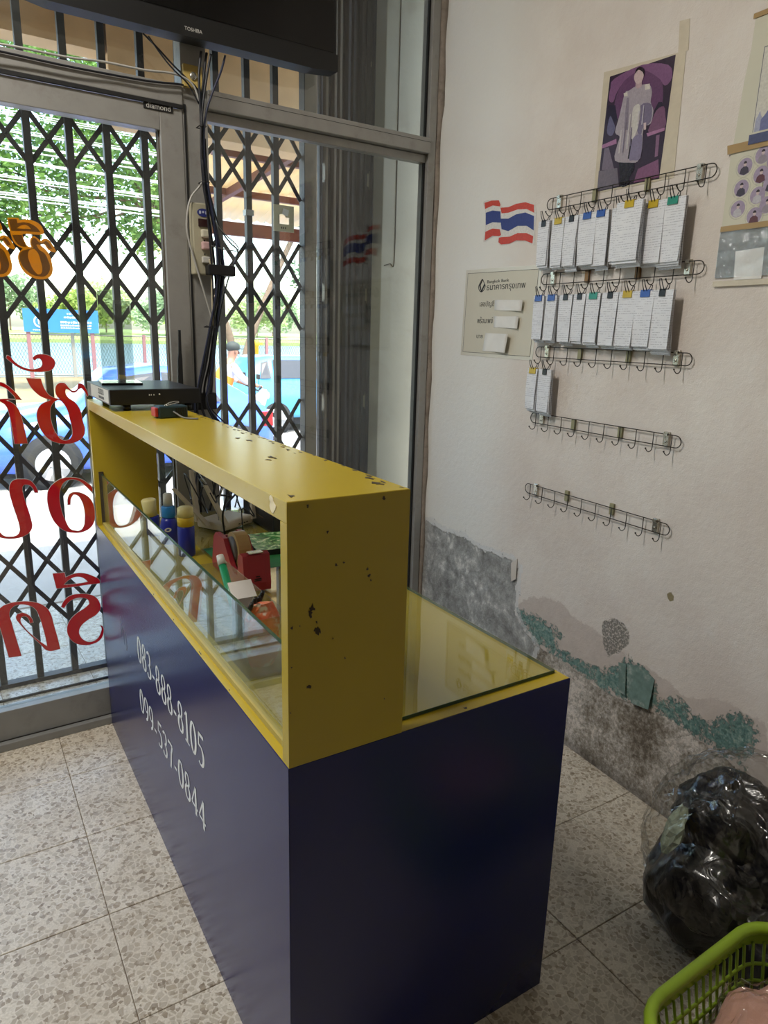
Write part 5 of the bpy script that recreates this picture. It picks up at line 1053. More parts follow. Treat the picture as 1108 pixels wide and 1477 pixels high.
# ================================================================ ON TOP OF THE SHELF UNIT
def cthing(name, label, cat, u, v, z, rot=0.0, group=None): return thing(name, label, cat, counter_pt(u, v, z), TH + rot, group)
dv = cthing('video_recorder', 'flat black video recorder on the yellow shelf carrying a crystal award', 'recorder', 0.1185, 1.29, H2 + 0.0003)
mDvr = M('recorder_black', (28, 29, 32), 0.38, var=0.12, scale=30)
MB().box(-0.120, 0.120, -0.166, 0.165, 0.016, 0.057, bev=0.0015).build('case', mDvr, dv)
MB().box(-0.1195, 0.1195, -0.1695, -0.1662, 0.017, 0.056, bev=0.001).build('front_panel', mBlack, dv)
for x, y in ((-0.075, -0.15), (0.09, -0.15), (-0.075, 0.14), (0.09, 0.14)): MB().lathe([(0.010, 0), (0.011, 0.0158)], 12, mat=Matrix.Translation((x, y, 0))).build('foot', mBlack, dv)
for x in (-0.020, -0.015, -0.008): MB().box(x, x + 0.002, -0.1703, -0.1696, 0.040, 0.044).build('indicator', mWhite, dv)
MB().lathe([(0.002, 0), (0.002, 0.0008)], 8, mat=Matrix.Translation((0.008, -0.1696, 0.043)) @ Matrix.Rotation(R(90), 4, 'X')).build('indicator', mWhite, dv)
sl_ = MB().box(-0.1208, -0.1202, -0.155, 0.10, 0.020, 0.054).build('side_sticker', M('sticker_white', (206, 204, 192), 0.5, dirt=(120, 116, 100)), dv)
random.seed(8); mb = MB()
for k in range(7):
    y = -0.09 + k * 0.011; mb.box(-0.1212, -0.1209, y, y + 0.004, 0.036, 0.050); mb.box(-0.1212, -0.1209, y + 0.002, y + 0.009, 0.036 + 0.012 * (k % 2), 0.039 + 0.012 * (k % 2)); mb.box(-0.1212, -0.1209, y - 0.002, y + 0.005, 0.024, 0.031)
mb.build('faded_print', mInk, sl_)['kind'] = 'stuff'
aw_ = cthing('crystal_award', 'clear crystal block award with slanted top standing on the video recorder', 'award', 0.070, 1.365, H2 + 0.0577, R(-6))
def real_glass(name, ior=1.48, col=(0.97, 0.98, 0.97, 1)):
    t = NT(name); t.p.inputs['Transmission Weight'].default_value = 1.0; t.p.inputs['IOR'].default_value = ior; t.p.inputs['Roughness'].default_value = 0.0; t.p.inputs['Base Color'].default_value = col; return t.m
mCrys = glass_mat('crystal', (0.80, 0.84, 0.82), 0.02, 0.20, 0.10)
MB().box(-0.052, 0.058, -0.095, 0.035, 0.0, 0.006, bev=0.0015).build('base_plate', M('mirror_black', (16, 16, 18), 0.08), aw_)
MB().prism([(-0.042, 0.0065), (0.0, 0.0065), (0.0, 0.262), (-0.04, 0.256)], 'y', 0.0, 0.022).build('crystal_slab', mCrys, aw_)
MB().loft([[(x * k + 0.022, y * k - 0.016, z) for x, y in ((-0.022, -0.013), (0.022, -0.013), (0.024, 0.0), (0.022, 0.013), (-0.022, 0.013), (-0.024, 0.0))] for z, k in ((0.0065, 1.0), (0.222, 1.0), (0.232, 0.93))], smooth=False).build('crystal_column', mCrys, aw_)
td = cthing('charger', 'small dark teal charger with a red end cap in front of the recorder', 'charger', 0.108, 0.955, H2 + 0.0003, R(4))
MB().box(-0.034, 0.040, -0.020, 0.020, 0.0, 0.030, bev=0.004).build('case', M('dark_teal', (28, 52, 58), 0.45), td)
for k in range(5): MB().box(0.008 + k * 0.006, 0.011 + k * 0.006, -0.0212, -0.0202, 0.004, 0.026).build('rib', mBlack, td)
MB().box(-0.042, -0.034, -0.016, 0.016, 0.004, 0.026, bev=0.002).build('end_cap', M('red_cap', (178, 40, 36), 0.4), td)
MB().tube(catmull([(-0.016, -0.01, 0.030), (0.0, 0.0, 0.036), (0.022, 0.012, 0.0375), (0.026, 0.008, 0.036), (0.004, -0.01, 0.0335), (-0.012, -0.016, 0.0312)], 5), 0.0016, 6).build('wire_loop', mChrome, td)
MB().tube(catmull([(0.002, -0.021, 0.016), (0.006, -0.032, 0.012), (0.016, -0.048, 0.004), (0.032, -0.066, 0.0022), (0.046, -0.072, 0.0022)], 5), 0.0022, 6).build('cord', mCabG, td)
wr = thing('wifi_router', 'black router with two paddle aerials fixed behind the video recorder', 'router', (-0.985, -0.002, 1.10))
MB().box(-0.072, 0.066, -0.040, 0.0, -0.035, 0.02, bev=0.004).build('case', mBlack, wr)
for x, z1, lean in ((-0.053, 0.220, 0.006), (0.044, 0.205, 0.020)):
    MB().loft([[(x + lean * f + dx * w, -0.026 + dy, z) for dx, dy in ((-1, -0.004), (1, -0.004), (1, 0.004), (-1, 0.004))] for f, z, w in ((0.0, 0.005, 0.008), (0.25, 0.05, 0.0085), (0.6, 0.13, 0.0070), (0.75, 0.15, 0.0045), (1.0, z1, 0.0035))], smooth=False).build('aerial', mBlack, wr)

# ================================================================ ON THE DESK, UNDER THE SHELF
ZG = H1 + 0.0068      # top of the loose glass
mYCap = M('yellow_cap', (222, 190, 60), 0.35, var=0.1); mBlueB = M('blue_bottle', (34, 44, 150), 0.3); mClear = glass_mat('clear_plastic', (0.9, 0.9, 0.88), 0.12, 0.12, 0.10)
mPale = M('milky_cap', (226, 214, 150), 0.4)
b1 = cthing('glue_bottle', 'dark blue glue bottle with a translucent yellow cap', 'bottle', 0.160, 1.045, H1 + 0.0003)
MB().lathe([(0.021, 0), (0.023, 0.004), (0.023, 0.082), (0.021, 0.086)], 22).build('body', mBlueB, b1)
MB().lathe([(0.0225, 0.0863), (0.0225, 0.108), (0.020, 0.112)], 22).build('cap', mYCap, b1)
MB().lathe([(0.0222, 0.1122), (0.0212, 0.136), (0.017, 0.139)], 22).build('cap_tip', mPale, b1)
b2 = cthing('squeeze_bottle', 'blue squeeze bottle with a light blue neck and clear cap', 'bottle', 0.150, 1.185, H1 + 0.0003)
MB().lathe([(0.023, 0), (0.026, 0.005), (0.026, 0.052), (0.022, 0.068), (0.017, 0.078)], 22).build('body', mBlueB, b2)
MB().lathe([(0.0178, 0.0782), (0.0195, 0.082), (0.0195, 0.108), (0.016, 0.112)], 22).build('collar', M('sky_blue_plastic', (40, 130, 200), 0.35), b2)
MB().lathe([(0.0135, 0.1122), (0.0125, 0.146), (0.010, 0.149)], 18).build('clear_cap', M('frosted_cap', (206, 206, 196), 0.3), b2)
outline('emblem', [[(0.010 * math.cos(i * math.pi / 6), 0.046 + 0.006 * math.sin(i * math.pi / 6)) for i in range(12)], [(0.005 * math.cos(-i * math.pi / 6), 0.046 + 0.003 * math.sin(-i * math.pi / 6)) for i in range(12)]], 0.0006, mWhite, b2, lambda a, b, d: (-0.010 + a, -0.0255 - d - 0.004 * 0, b))
b3 = cthing('paste_pot', 'milky yellow capped paste pot leaning beside the blue bottles', 'pot', 0.128, 1.285, H1 + 0.0003)
MB().lathe([(0.018, 0), (0.020, 0.004), (0.020, 0.058), (0.019, 0.062)], 20).build('body', mBlueB, b3)
MB().lathe([(0.0195, 0.0622), (0.0195, 0.08), (0.022, 0.110), (0.018, 0.114)], 20, mat=Matrix.Translation((0, 0, 0)) @ Matrix.Rotation(R(-5), 4, 'Y')).build('cap', mPale, b3)
rt = cthing('internet_router', 'cream internet router with four stick aerials under the shelf', 'router', 0.350, 1.27, ZG, R(28))
mCreamR = M('cream_router', (214, 204, 184), 0.4, var=0.04)
MB().box(-0.072, 0.072, -0.055, 0.055, 0.002, 0.030, bev=0.008).build('case', mCreamR, rt)
for x in (-0.045, 0.045): MB().box(x - 0.016, x + 0.016, -0.046, 0.046, 0.0, 0.0019).build('foot', mBlack, rt)
for k in range(4): MB().box(0.0 + k * 0.012, 0.007 + k * 0.012, -0.0562, -0.0552, 0.012, 0.015).build('vent', mBlack, rt)
def stick(x, y, dx, dy, h):
    MB().loft([[(x + dx * f + a * w, y + dy * f + b * w, 0.018 + h * f) for a, b in ((-1, -.6), (1, -.6), (1, .6), (-1, .6))] for f, w in ((0, 0.009), (0.15, 0.0085), (0.7, 0.0075), (1.0, 0.006))], smooth=False).build('aerial', mCreamR, rt)
stick(-0.055, -0.058, -0.055, 0.03, 0.135); stick(0.066, -0.058, 0.02, 0.02, 0.09); stick(-0.062, 0.058, -0.01, 0.01, 0.165); stick(-0.078, 0.0, -0.085, 0.05, 0.125)
bx_ = cthing('black_case', 'black box lying behind the cream router', 'box', 0.505, 1.21, ZG, R(0))
MB().box(-0.058, 0.058, -0.10, 0.16, 0.0, 0.075, bev=0.004).build('case', mBlack, bx_)
MB().box(-0.0588, -0.0582, -0.02, 0.10, 0.03, 0.034).build('seam', mDark, bx_)
# red tape dispenser
tdp = cthing('tape_dispenser', 'red tape dispenser holding a roll of brown tape', 'dispenser', 0.222, 0.78, ZG, R(0))
mRedP = M('red_plastic', (168, 42, 56), 0.38, var=0.06)
def side(x0, x1, prof, nm): MB().prism(prof, 'x', x0, x1).build(nm, mRedP, tdp)
profS = [(-0.105, 0.0), (0.125, 0.0), (0.13, 0.012), (0.112, 0.085), (0.095, 0.100), (0.035, 0.098), (0.015, 0.075), (-0.03, 0.030), (-0.06, 0.030), (-0.068, 0.082), (-0.082, 0.092), (-0.098, 0.088), (-0.107, 0.02)]
side(-0.034, -0.022, profS, 'side_wall'); side(0.022, 0.034, profS, 'side_wall')
MB().prism([(-0.105, 0.0), (0.125, 0.0), (0.13, 0.012), (0.112, 0.085), (0.10, 0.086), (0.105, 0.02), (-0.06, 0.02), (-0.068, 0.082), (-0.082, 0.092), (-0.098, 0.088), (-0.107, 0.02)], 'x', -0.0218, 0.0218).build('base', mRedP, tdp)
mRoll = M('brown_tape_roll', (196, 162, 104), 0.3)
RX = Matrix.Translation((0, 0.018, 0.070)) @ Matrix.Rotation(R(90), 4, 'Y')
mb = MB(); n = 28; v = []; fs = []
for r, x in ((0.045, -0.016), (0.045, 0.016), (0.034, 0.016), (0.034, -0.016)):
    for k in range(n): a = 2 * math.pi * k / n; v.append((x, 0.018 + r * math.cos(a), 0.072 + r * math.sin(a)))
for i in range(4):
    for k in range(n): fs.append((i * n + k, i * n + (k + 1) % n, ((i + 1) % 4) * n + (k + 1) % n, ((i + 1) % 4) * n + k))
mb.add(v, fs, 0, False).build('tape_roll', mRoll, tdp)
mb = MB().cyl((-0.020, 0.018, 0.072), (0.020, 0.018, 0.072), 0.0335, n=20); mb.build('tape_hub', M('grey_hub', (110, 104, 100), 0.5), tdp)
MB().box(-0.018, 0.018, -0.100, -0.080, 0.0925, 0.0945).build('cutter_blade', mChrome, tdp)
for k, (w, z) in enumerate(((0.010, 0.036), (0.018, 0.030), (0.018, 0.026))): MB().box(-w / 2, w / 2, -0.1085, -0.1076 + 0.0, z, z + 0.0024).build('stamp_mark', mInk, tdp)
mat_ = cthing('cutting_mat', 'green cutting mat under the red tape dispenser', 'mat', 0.29, 0.84, H1 + 0.0064, R(0))
MB().box(-0.08, 0.10, -0.02, 0.22, 0.0, 0.0004).build('sheet', M('green_mat', (44, 130, 70), 0.6), mat_)
tdp.location = counter_pt(0.222, 0.78, H1 + 0.0070)
pd = cthing('leaf_print_box', 'flat black box with a green leaf print lid beside the tape dispenser', 'box', 0.395, 1.0, ZG, R(-8))
MB().box(-0.065, 0.065, -0.085, 0.085, 0.0, 0.016, bev=0.001).build('case', mBlack, pd)
def leafprint():
    t = NT('leaf_print')
    t.link(t.ramp(t.noise(22.0, 4.0, 0.6, dist=2.5), [(0.32, rgb(20, 40, 22)), (0.45, rgb(50, 128, 52)), (0.55, rgb(150, 190, 120)), (0.62, rgb(224, 224, 190))]), t.p.inputs['Base Color']); t.p.inputs['Roughness'].default_value = 0.3; return t.m
MB().box(-0.064, 0.064, -0.084, 0.084, 0.0161, 0.0168).build('lid', leafprint(), pd)
# clear pen box just behind the glass front with its contents
pb = cthing('pen_box', 'clear plastic pen box behind the counter glass', 'box', 0.088, 0.47, H1 + 0.0003)
for (x0, x1, y0, y1, z0, z1, nm) in ((-0.042, 0.042, -0.19, 0.16, 0.0, 0.002, 'floor_panel'), (-0.042, -0.0405, -0.19, 0.16, 0.0021, 0.11, 'wall_panel'), (0.0405, 0.042, -0.19, 0.16, 0.0021, 0.11, 'wall_panel'), (-0.0404, 0.0404, -0.19, -0.1885, 0.0021, 0.11, 'wall_panel'), (-0.0404, 0.0404, 0.1585, 0.16, 0.0021, 0.11, 'wall_panel')):
    MB().box(x0, x1, y0, y1, z0, z1).build(nm, mClear, pb)
def pen(label, u, v, dv, zlow, ztop, mat, r, capm):
    o = cthing('pen', label, 'pen', u, v, H1 + zlow, 0.0, 'pens in the clear box')
    MB().cyl((0, 0, 0), (0, dv, ztop - zlow), r, n=10).build('barrel', mat, o)
    d = Vector((0, dv, ztop - zlow)); e = d * 1.002; MB().cyl(e, e + d.normalized() * 0.022, r * 1.12, r * 0.9, 10).build('cap', capm, o)
pen('green marker pen with a frosted end leaning in the clear box', 0.085, 0.40, 0.12, 0.006, 0.140, M('green_marker', (24, 130, 84), 0.3), 0.0085, M('frosted_cap', (206, 206, 196), 0.3))
for k in range(4): pen('dark grey pen lying among look-alikes in the clear box', 0.064 + k * 0.012, 0.40 + 0.012 * k, -0.085, 0.006, 0.118 + 0.004 * (k % 2), M('grey_pen', (96, 88, 104), 0.35), 0.0042, mBlack)
wc = cthing('white_card', 'small white card standing in the clear pen box', 'card', 0.088, 0.415, H1 + 0.003)
MB().box(-0.024, 0.024, -0.020, 0.020, -0.0005, 0.0005, mat=Matrix.Translation((0, 0, 0.118)) @ Matrix.Rotation(R(38), 4, 'X')).box(-0.022, 0.022, -0.0006, 0.0006, 0.0, 0.117).build('card', M('white_card', (222, 218, 214), 0.6), wc)
og = cthing('orange_packet', 'crinkled orange and white plastic packet in the clear pen box', 'packet', 0.088, 0.315, H1 + 0.0025)
mb = MB(); random.seed(2); rings = []
for i in range(9):
    f = i / 8; z = 0.125 * f; ww = 0.034 * (1 - 0.35 * (2 * f - 1) ** 4); dd = 0.022 * math.sin(math.pi * min(max(f, 0.06), 0.94)) + 0.002
    rings.append([(ww * math.cos(a) + random.uniform(-.003, .003), dd * math.sin(a) + random.uniform(-.003, .003), z) for a in [k * math.pi / 6 for k in range(12)]])
def packet():
    t = NT('orange_wrapper'); t.link(t.ramp(t.noise(30.0, 3.0), [(0.4, rgb(216, 96, 60)), (0.55, rgb(226, 130, 96)), (0.62, rgb(236, 224, 214))]), t.p.inputs['Base Color']); t.p.inputs['Roughness'].default_value = 0.25; return t.m
mb.loft(rings, smooth=False).build('wrapper', packet(), og)
# tangle of cables behind the shelf: slack loops
random.seed(17)
for k in range(10):
    u0 = random.uniform(0.235, 0.33); v0 = random.uniform(1.12, 1.33); z0_ = H1 + random.uniform(0.14, 0.26); pts = []
    turns = random.choice((0.8, 1.0, 1.3)); rx, rz = random.uniform(0.05, 0.11), random.uniform(0.03, 0.065); ph = random.uniform(0, 6.28); drift = random.uniform(-0.12, 0.10)
    N_ = int(16 * turns)
    for i in range(N_ + 1):
        f = i / N_; a_ = ph + 2 * math.pi * turns * f
        pts.append(tuple(counter_pt(u0 + 0.35 * rx * math.cos(a_ + 1) + 0.05 * f, min(v0 + rx * math.cos(a_) + drift * f, 1.45), max(z0_ + rz * math.sin(a_) - 0.05 * f, H1 + 0.012))))
    if k % 3 == 0: pts += [tuple(counter_pt(u0 + 0.02, min(v0 + drift - 0.03, 1.44), H1 + 0.10)), tuple(counter_pt(u0 + 0.04, min(v0 + drift + 0.02, 1.44), H1 + 0.0110))]
    cable('thin cable in the tangle behind the shelf unit', pts, random.choice((0.0020, 0.0024, 0.0030)), mCab if k % 5 else mCabW, 'tangled cables on the desk')

# ================================================================ BAG AND BASKET on the floor, added fill lamp on the ceiling
from mathutils import noise as mnoise
def blob(name, c, r, mat, parent, seed, amp=0.03, lean=(0, 0), nu=64, nv=40, wr=1.0, base=None):
    """crumpled sack: a sphere squashed on the floor, with sharp folds"""
    mb = MB(); v = []; fs = []
    for i in range(nv + 1):
        th = math.pi * i / nv
        for k in range(nu):
            ph = 2 * math.pi * k / nu
            d = Vector((math.sin(th) * math.cos(ph), math.sin(th) * math.sin(ph), math.cos(th)))
            q = d * 2.2 + Vector((seed, seed * 1.7, 0))
            f = 1 + amp * (mnoise.noise(q) * 1.6 + (0.5 - abs(mnoise.noise(q * 2.3))) * 1.1 * wr + (0.3 - abs(mnoise.noise(q * 5.1))) * 0.45 * wr)
            p = Vector((d.x * r[0] * f, d.y * r[1] * f, d.z * r[2] * f))
            z = max(p.z + r[2] * 0.86, 0.0); t = z / (2 * r[2])
            v.append((c[0] + p.x * (1.0 if z > 0 else 0.98) + lean[0] * t, c[1] + p.y + lean[1] * t, c[2] + z))
    for i in range(nv):
        for k in range(nu):
            k2 = (k + 1) % nu; fs.append((i * nu + k, (i + 1) * nu + k, (i + 1) * nu + k2, i * nu + k2))
    mb.add(v, fs, 0, True); return mb.build(name, mat, parent)
def sack_mat(name, col, rough, alpha=1.0, bs=1.0):
    t = NT(name); t.p.inputs['Base Color'].default_value = rgb(*col); t.p.inputs['Roughness'].default_value = rough; t.p.inputs['Coat Weight'].default_value = 0.5; t.p.inputs['Coat Roughness'].default_value = 0.06
    w = t.node('ShaderNodeTexWave'); w.inputs['Scale'].default_value = 4.0; w.inputs['Distortion'].default_value = 8.0; w.inputs['Detail'].default_value = 2.0; w.inputs['Detail Scale'].default_value = 1.0; t.link(t.obj(), w.inputs[0])
    h = t.math('ADD', t.math('MULTIPLY', w.outputs[0], 0.7), t.math('MULTIPLY', t.noise(16.0, 3.0, 0.5, dist=2.0), 0.5)); t.bump(h, 0.6 * bs, 0.012)
    b = t.n.get('Bump'); t.link(b.outputs[0], t.p.inputs['Coat Normal'])
    return t.m
def film_mat(name, amt, rough=0.07):
    t = NT(name); t.n.remove(t.p)
    tr = t.node('ShaderNodeBsdfTransparent'); tr.inputs[0].default_value = (0.93, 0.93, 0.92, 1)
    gl = t.node('ShaderNodeBsdfGlossy'); gl.inputs['Roughness'].default_value = rough
    lw = t.node('ShaderNodeLayerWeight'); lw.inputs[0].default_value = 0.5
    fac = t.math('MULTIPLY_ADD', t.math('POWER', lw.outputs['Facing'], 4.0), 0.45, amt, clamp=True)
    w = t.node('ShaderNodeTexWave'); w.inputs['Scale'].default_value = 9.0; w.inputs['Distortion'].default_value = 5.0; w.inputs['Detail'].default_value = 2.0; w.inputs['Detail Scale'].default_value = 0.7; t.link(t.map(t.obj(), (1.0, 1.6, 0.45)), w.inputs[0])
    bp = t.node('ShaderNodeBump'); bp.inputs['Strength'].default_value = 1.0; bp.inputs['Distance'].default_value = 0.012
    t.link(t.math('ADD', t.math('POWER', w.outputs[0], 3.0), t.math('MULTIPLY', t.noise(7.0, 2.0, 0.5, dist=2.0), 1.4)), bp.inputs['Height']); t.link(bp.outputs[0], gl.inputs['Normal'])
    mx = t.node('ShaderNodeMixShader'); t.link(fac, mx.inputs[0]); t.link(tr.outputs[0], mx.inputs[1]); t.link(gl.outputs[0], mx.inputs[2]); t.link(mx.outputs[0], t.out.inputs[0]); return t.m
gb = thing('garbage_bag', 'bulging clear plastic sack full of black bags standing against the wall', 'bag', (-0.345, -1.66, 0.0))
mBlackBag = sack_mat('black_bag', (9, 9, 11), 0.28)
for c, r_, sd in (((-0.035, 0.03, 0.002), (0.125, 0.15, 0.13), 1.3), ((0.05, -0.07, 0.004), (0.12, 0.13, 0.185), 5.9), ((0.03, 0.06, 0.15), (0.105, 0.12, 0.115), 9.2), ((-0.06, -0.10, 0.0), (0.09, 0.09, 0.10), 2.2)):
    blob('black_bag', c, r_, mBlackBag, gb, sd, 0.10, (0.02, -0.02), 72, 44, 0.7)
blob('clear_sack', (0.0, 0.0, 0.0), (0.165, 0.215, 0.240), film_mat('clear_sack_film', 0.085, 0.10), gb, 3.1, 0.10, (0.025, -0.03), 120, 80, 0.9)
random.seed(6); mb = MB(); rings = []
for i in range(7):
    f = i / 6; kk = (0.25, 0.8, 1.0, 0.95, 0.9, 0.7, 0.3)[i]
    rings.append([(-0.112 + 0.045 * f + 0.009 * kk * math.cos(a) + random.uniform(-.006, .006), 0.10 + 0.022 * kk * math.sin(a) + random.uniform(-.004, .004), 0.20 + 0.105 * f) for a in [j * math.pi / 5 for j in range(10)]])
mb.loft(rings, smooth=False).build('green_wrapper', M('green_white_wrapper', (178, 190, 168), 0.25, var=0.4, scale=60), gb)
# green plastic basket
bk = thing('plastic_basket', 'lime green perforated plastic basket holding a pink bundle', 'basket', (-0.70, -1.965, 0.0))
mLime = M('lime_plastic', (142, 172, 40), 0.38, var=0.06)
BW, BD, BH = 0.205, 0.165, 0.250
def rrect(hx, hy, rad, n=6):
    out = []
    for cx, cy, a0 in ((hx - rad, hy - rad, 0), (-hx + rad, hy - rad, 90), (-hx + rad, -hy + rad, 180), (hx - rad, -hy + rad, 270)):
        for k in range(n + 1): a = R(a0 + 90 * k / n); out.append((cx + rad * math.cos(a), cy + rad * math.sin(a)))
    return out
rim = [(x, y, BH) for x, y in rrect(BW, BD, 0.085)]
MB().tube(rim, 0.011, 8, closed=True).build('rim', mLime, bk)
MB().loft([[(x, y, BH - 0.012) for x, y in rrect(BW + 0.004, BD + 0.004, 0.087)], [(x, y, BH - 0.034) for x, y in rrect(BW - 0.002, BD - 0.002, 0.083)]], caps=False).build('collar', mLime, bk)
def at_level(f, k):      # wall of the basket: f 0 floor .. 1 rim
    pts = rrect(BW * (0.80 + 0.175 * f), BD * (0.80 + 0.175 * f), 0.075); return pts
for f in (0.0, 0.16, 0.32, 0.48, 0.64, 0.79):
    MB().tube([(x, y, 0.006 + (BH - 0.03) * f) for x, y in at_level(f, 0)], 0.0035, 5, closed=True).build('hoop', mLime, bk)
lo = catmull([(x, y, 0.005) for x, y in at_level(0, 0)], 1, True)
def resample(poly, m):
    P = [Vector(p) for p in poly]; P.append(P[0]); L = [0]
    for i in range(1, len(P)): L.append(L[-1] + (P[i] - P[i - 1]).length)
    out = []; j = 0
    for k in range(m):
        t = L[-1] * k / m
        while L[j + 1] < t: j += 1
        out.append(P[j].lerp(P[j + 1], (t - L[j]) / max(L[j + 1] - L[j], 1e-9)))
    return out
NB = 60
ra = resample([(x, y, 0.004) for x, y in at_level(0, 0)], NB); rb = resample([(x, y, BH - 0.028) for x, y in at_level(0.97, 0)], NB)
for a, b in zip(ra, rb): MB().tube([a, b], 0.0032, 4).build('rib', mLime, bk)
MB().prism(rrect(BW * 0.81, BD * 0.81, 0.07), 'z', 0.0, 0.004).build('base', mLime, bk)
pk_ = thing('pink_bundle', 'pink cloth bundle wrapped in clear plastic inside the green basket', 'bundle', (-0.670, -1.945, 0.006))
blob('cloth', (0, 0, 0), (0.135, 0.112, 0.138), M('pink_cloth', (206, 158, 140), 0.8, var=0.18, scale=18, bump=0.8, bscale=25), pk_, 8.4, 0.10)
blob('clear_wrap', (0, 0, 0), (0.142, 0.118, 0.145), film_mat('clear_wrap_film', 0.05, 0.1), pk_, 8.4, 0.12)
# added ceiling lamp, out of view, lifting a room daylight leaves too dark
def lamp(x, y, watts, label):
    lm = thing('fill_lamp', label, 'lamp', (x, y, 3.0995))
    MB().box(-0.62, 0.62, -0.045, 0.045, -0.035, -0.0005, bev=0.004).build('batten', M('fill_lamp_white', (230, 230, 226), 0.4), lm)
    t = NT('fill_tube'); t.p.inputs['Emission Color'].default_value = (1.0, 0.96, 0.9, 1); t.p.inputs['Emission Strength'].default_value = 3.0
    for dy in (-0.028, 0.028): MB().cyl((-0.59, dy, -0.055), (0.59, dy, -0.055), 0.013, n=12).build('tube', t.m, lm)
    ld = bpy.data.lights.new('fill_light', 'AREA'); ld.shape = 'RECTANGLE'; ld.size = 1.2; ld.size_y = 0.1; ld.energy = watts; ld.color = (1.0, 0.95, 0.88)
    lo_ = bpy.data.objects.new('fill_light', ld); COL.objects.link(lo_); lo_.parent = lm; lo_.location = (0, 0, -0.075)
lamp(-2.35, -0.85, 28, 'added white fill lamp, unseen on the ceiling near the shopfront')

# ================================================================ THE STREET
RZ0 = -0.58
mTyre = M('tyre', (38, 38, 38), 0.85); mRim = M('alloy_rim', (206, 206, 208), 0.3, 0.5); mCarGlass = M('car_glass', (42, 50, 58), 0.08); mLamp = M('red_lamp', (200, 30, 36), 0.25); mUnder = M('underbody', (30, 32, 36), 0.8)
def wheel(parent, x, y, r, s):
    w = MB().lathe([(r * 0.62, -0.09), (r * 0.9, -0.095), (r, -0.07), (r, 0.07), (r * 0.9, 0.095), (r * 0.62, 0.09)], 28, mat=Matrix.Translation((x, y, r)) @ Matrix.Rotation(R(90), 4, 'X')).build('wheel', mTyre, parent)
    m_ = MB(); m_.lathe([(r * 0.62, 0), (r * 0.66, 0.012), (r * 0.66, 0.02)], 24, mat=Matrix.Translation((x, y + s * 0.085, r)) @ Matrix.Rotation(R(90 * -s), 4, 'X'))
    for k in range(7):
        a = 2 * math.pi * k / 7; m_.box(-0.025, 0.025, -0.012, 0.012, r * 0.08, r * 0.62, mat=Matrix.Translation((x, y + s * 0.108, r)) @ Matrix.Rotation(a, 4, 'Y'))
    m_.lathe([(r * 0.16, 0), (r * 0.12, 0.03)], 12, mat=Matrix.Translation((x, y + s * 0.1, r)) @ Matrix.Rotation(R(90 * -s), 4, 'X'))
    m_.build('rim', [mRim], w)
def car(name, label, loc, st, paint, wheels, r, wins, lamps=(), stripe=None):
    """st: stations (x, z sill, z belt, z roof, half width at belt, half width at roof); local x along the car"""
    o = thing(name, label, 'car', loc)
    rings = []
    for x, zs, zb, zr, wb, wr in st:
        zm = zs + (zb - zs) * 0.55
        rings.append([(x, -wb * 0.93, zs), (x, -wb, zs + 0.10), (x, -wb * 1.02, zm), (x, -wb * 0.97, zb), (x, -wr, zr - 0.03), (x, -wr * 0.86, zr), (x, wr * 0.86, zr), (x, wr, zr - 0.03), (x, wb * 0.97, zb), (x, wb * 1.02, zm), (x, wb, zs + 0.10), (x, wb * 0.93, zs)])
    MB().loft(rings).build('body', paint, o)
    MB().box(st[0][0] + 0.15, st[-1][0] - 0.15, -0.68, 0.68, 0.14, st[1][1] + 0.08).build('underbody', mUnder, o)
    for x in wheels:
        for y, s in ((-0.72, -1), (0.72, 1)):
            MB().lathe([(r * 1.16, 0), (r * 1.16, 0.03)], 26, mat=Matrix.Translation((x, y - s * 0.0 + s * 0.088, r * 1.03)) @ Matrix.Rotation(R(90 * -s), 4, 'X')).build('wheel_arch', mUnder, o)
            wheel(o, x, y + s * 0.04, r, s)
    for q in wins:
        for s in (-1, 1):
            v = [(x, s * (w + 0.012), z) for x, w, z in q]; m_ = len(v); v2 = [(x, y + s * 0.004, z) for x, y, z in v]
            MB().add(v + v2, [tuple(range(m_)), tuple(range(m_, 2 * m_))[::-1]] + [(i, (i + 1) % m_, m_ + (i + 1) % m_, m_ + i) for i in range(m_)]).build('side_window', mCarGlass, o)
    for (x0, x1, y0, y1, z0, z1, m_) in lamps: MB().box(x0, x1, y0, y1, z0, z1, bev=0.01).build('lamp', m_, o)
    return o
mCarB = M('blue_car_paint', (70, 112, 226), 0.22, var=0.05, coat=0.6); mCarL = M('light_blue_car_paint', (78, 178, 236), 0.25, var=0.05, coat=0.6)
st1 = [(-1.28, 0.30, 0.58, 0.62, 0.58, 0.55), (-1.20, 0.22, 0.66, 0.72, 0.72, 0.66), (-0.9, 0.20, 0.76, 0.80, 0.80, 0.72), (-0.35, 0.20, 0.86, 0.90, 0.82, 0.72), (-0.10, 0.20, 0.90, 0.97, 0.82, 0.70), (0.35, 0.20, 0.93, 1.36, 0.82, 0.60), (0.9, 0.20, 0.94, 1.43, 0.82, 0.60), (1.45, 0.20, 0.95, 1.38, 0.82, 0.59), (1.95, 0.22, 0.95, 1.12, 0.81, 0.62), (2.25, 0.24, 0.90, 0.94, 0.78, 0.68), (2.40, 0.30, 0.72, 0.76, 0.70, 0.62)]
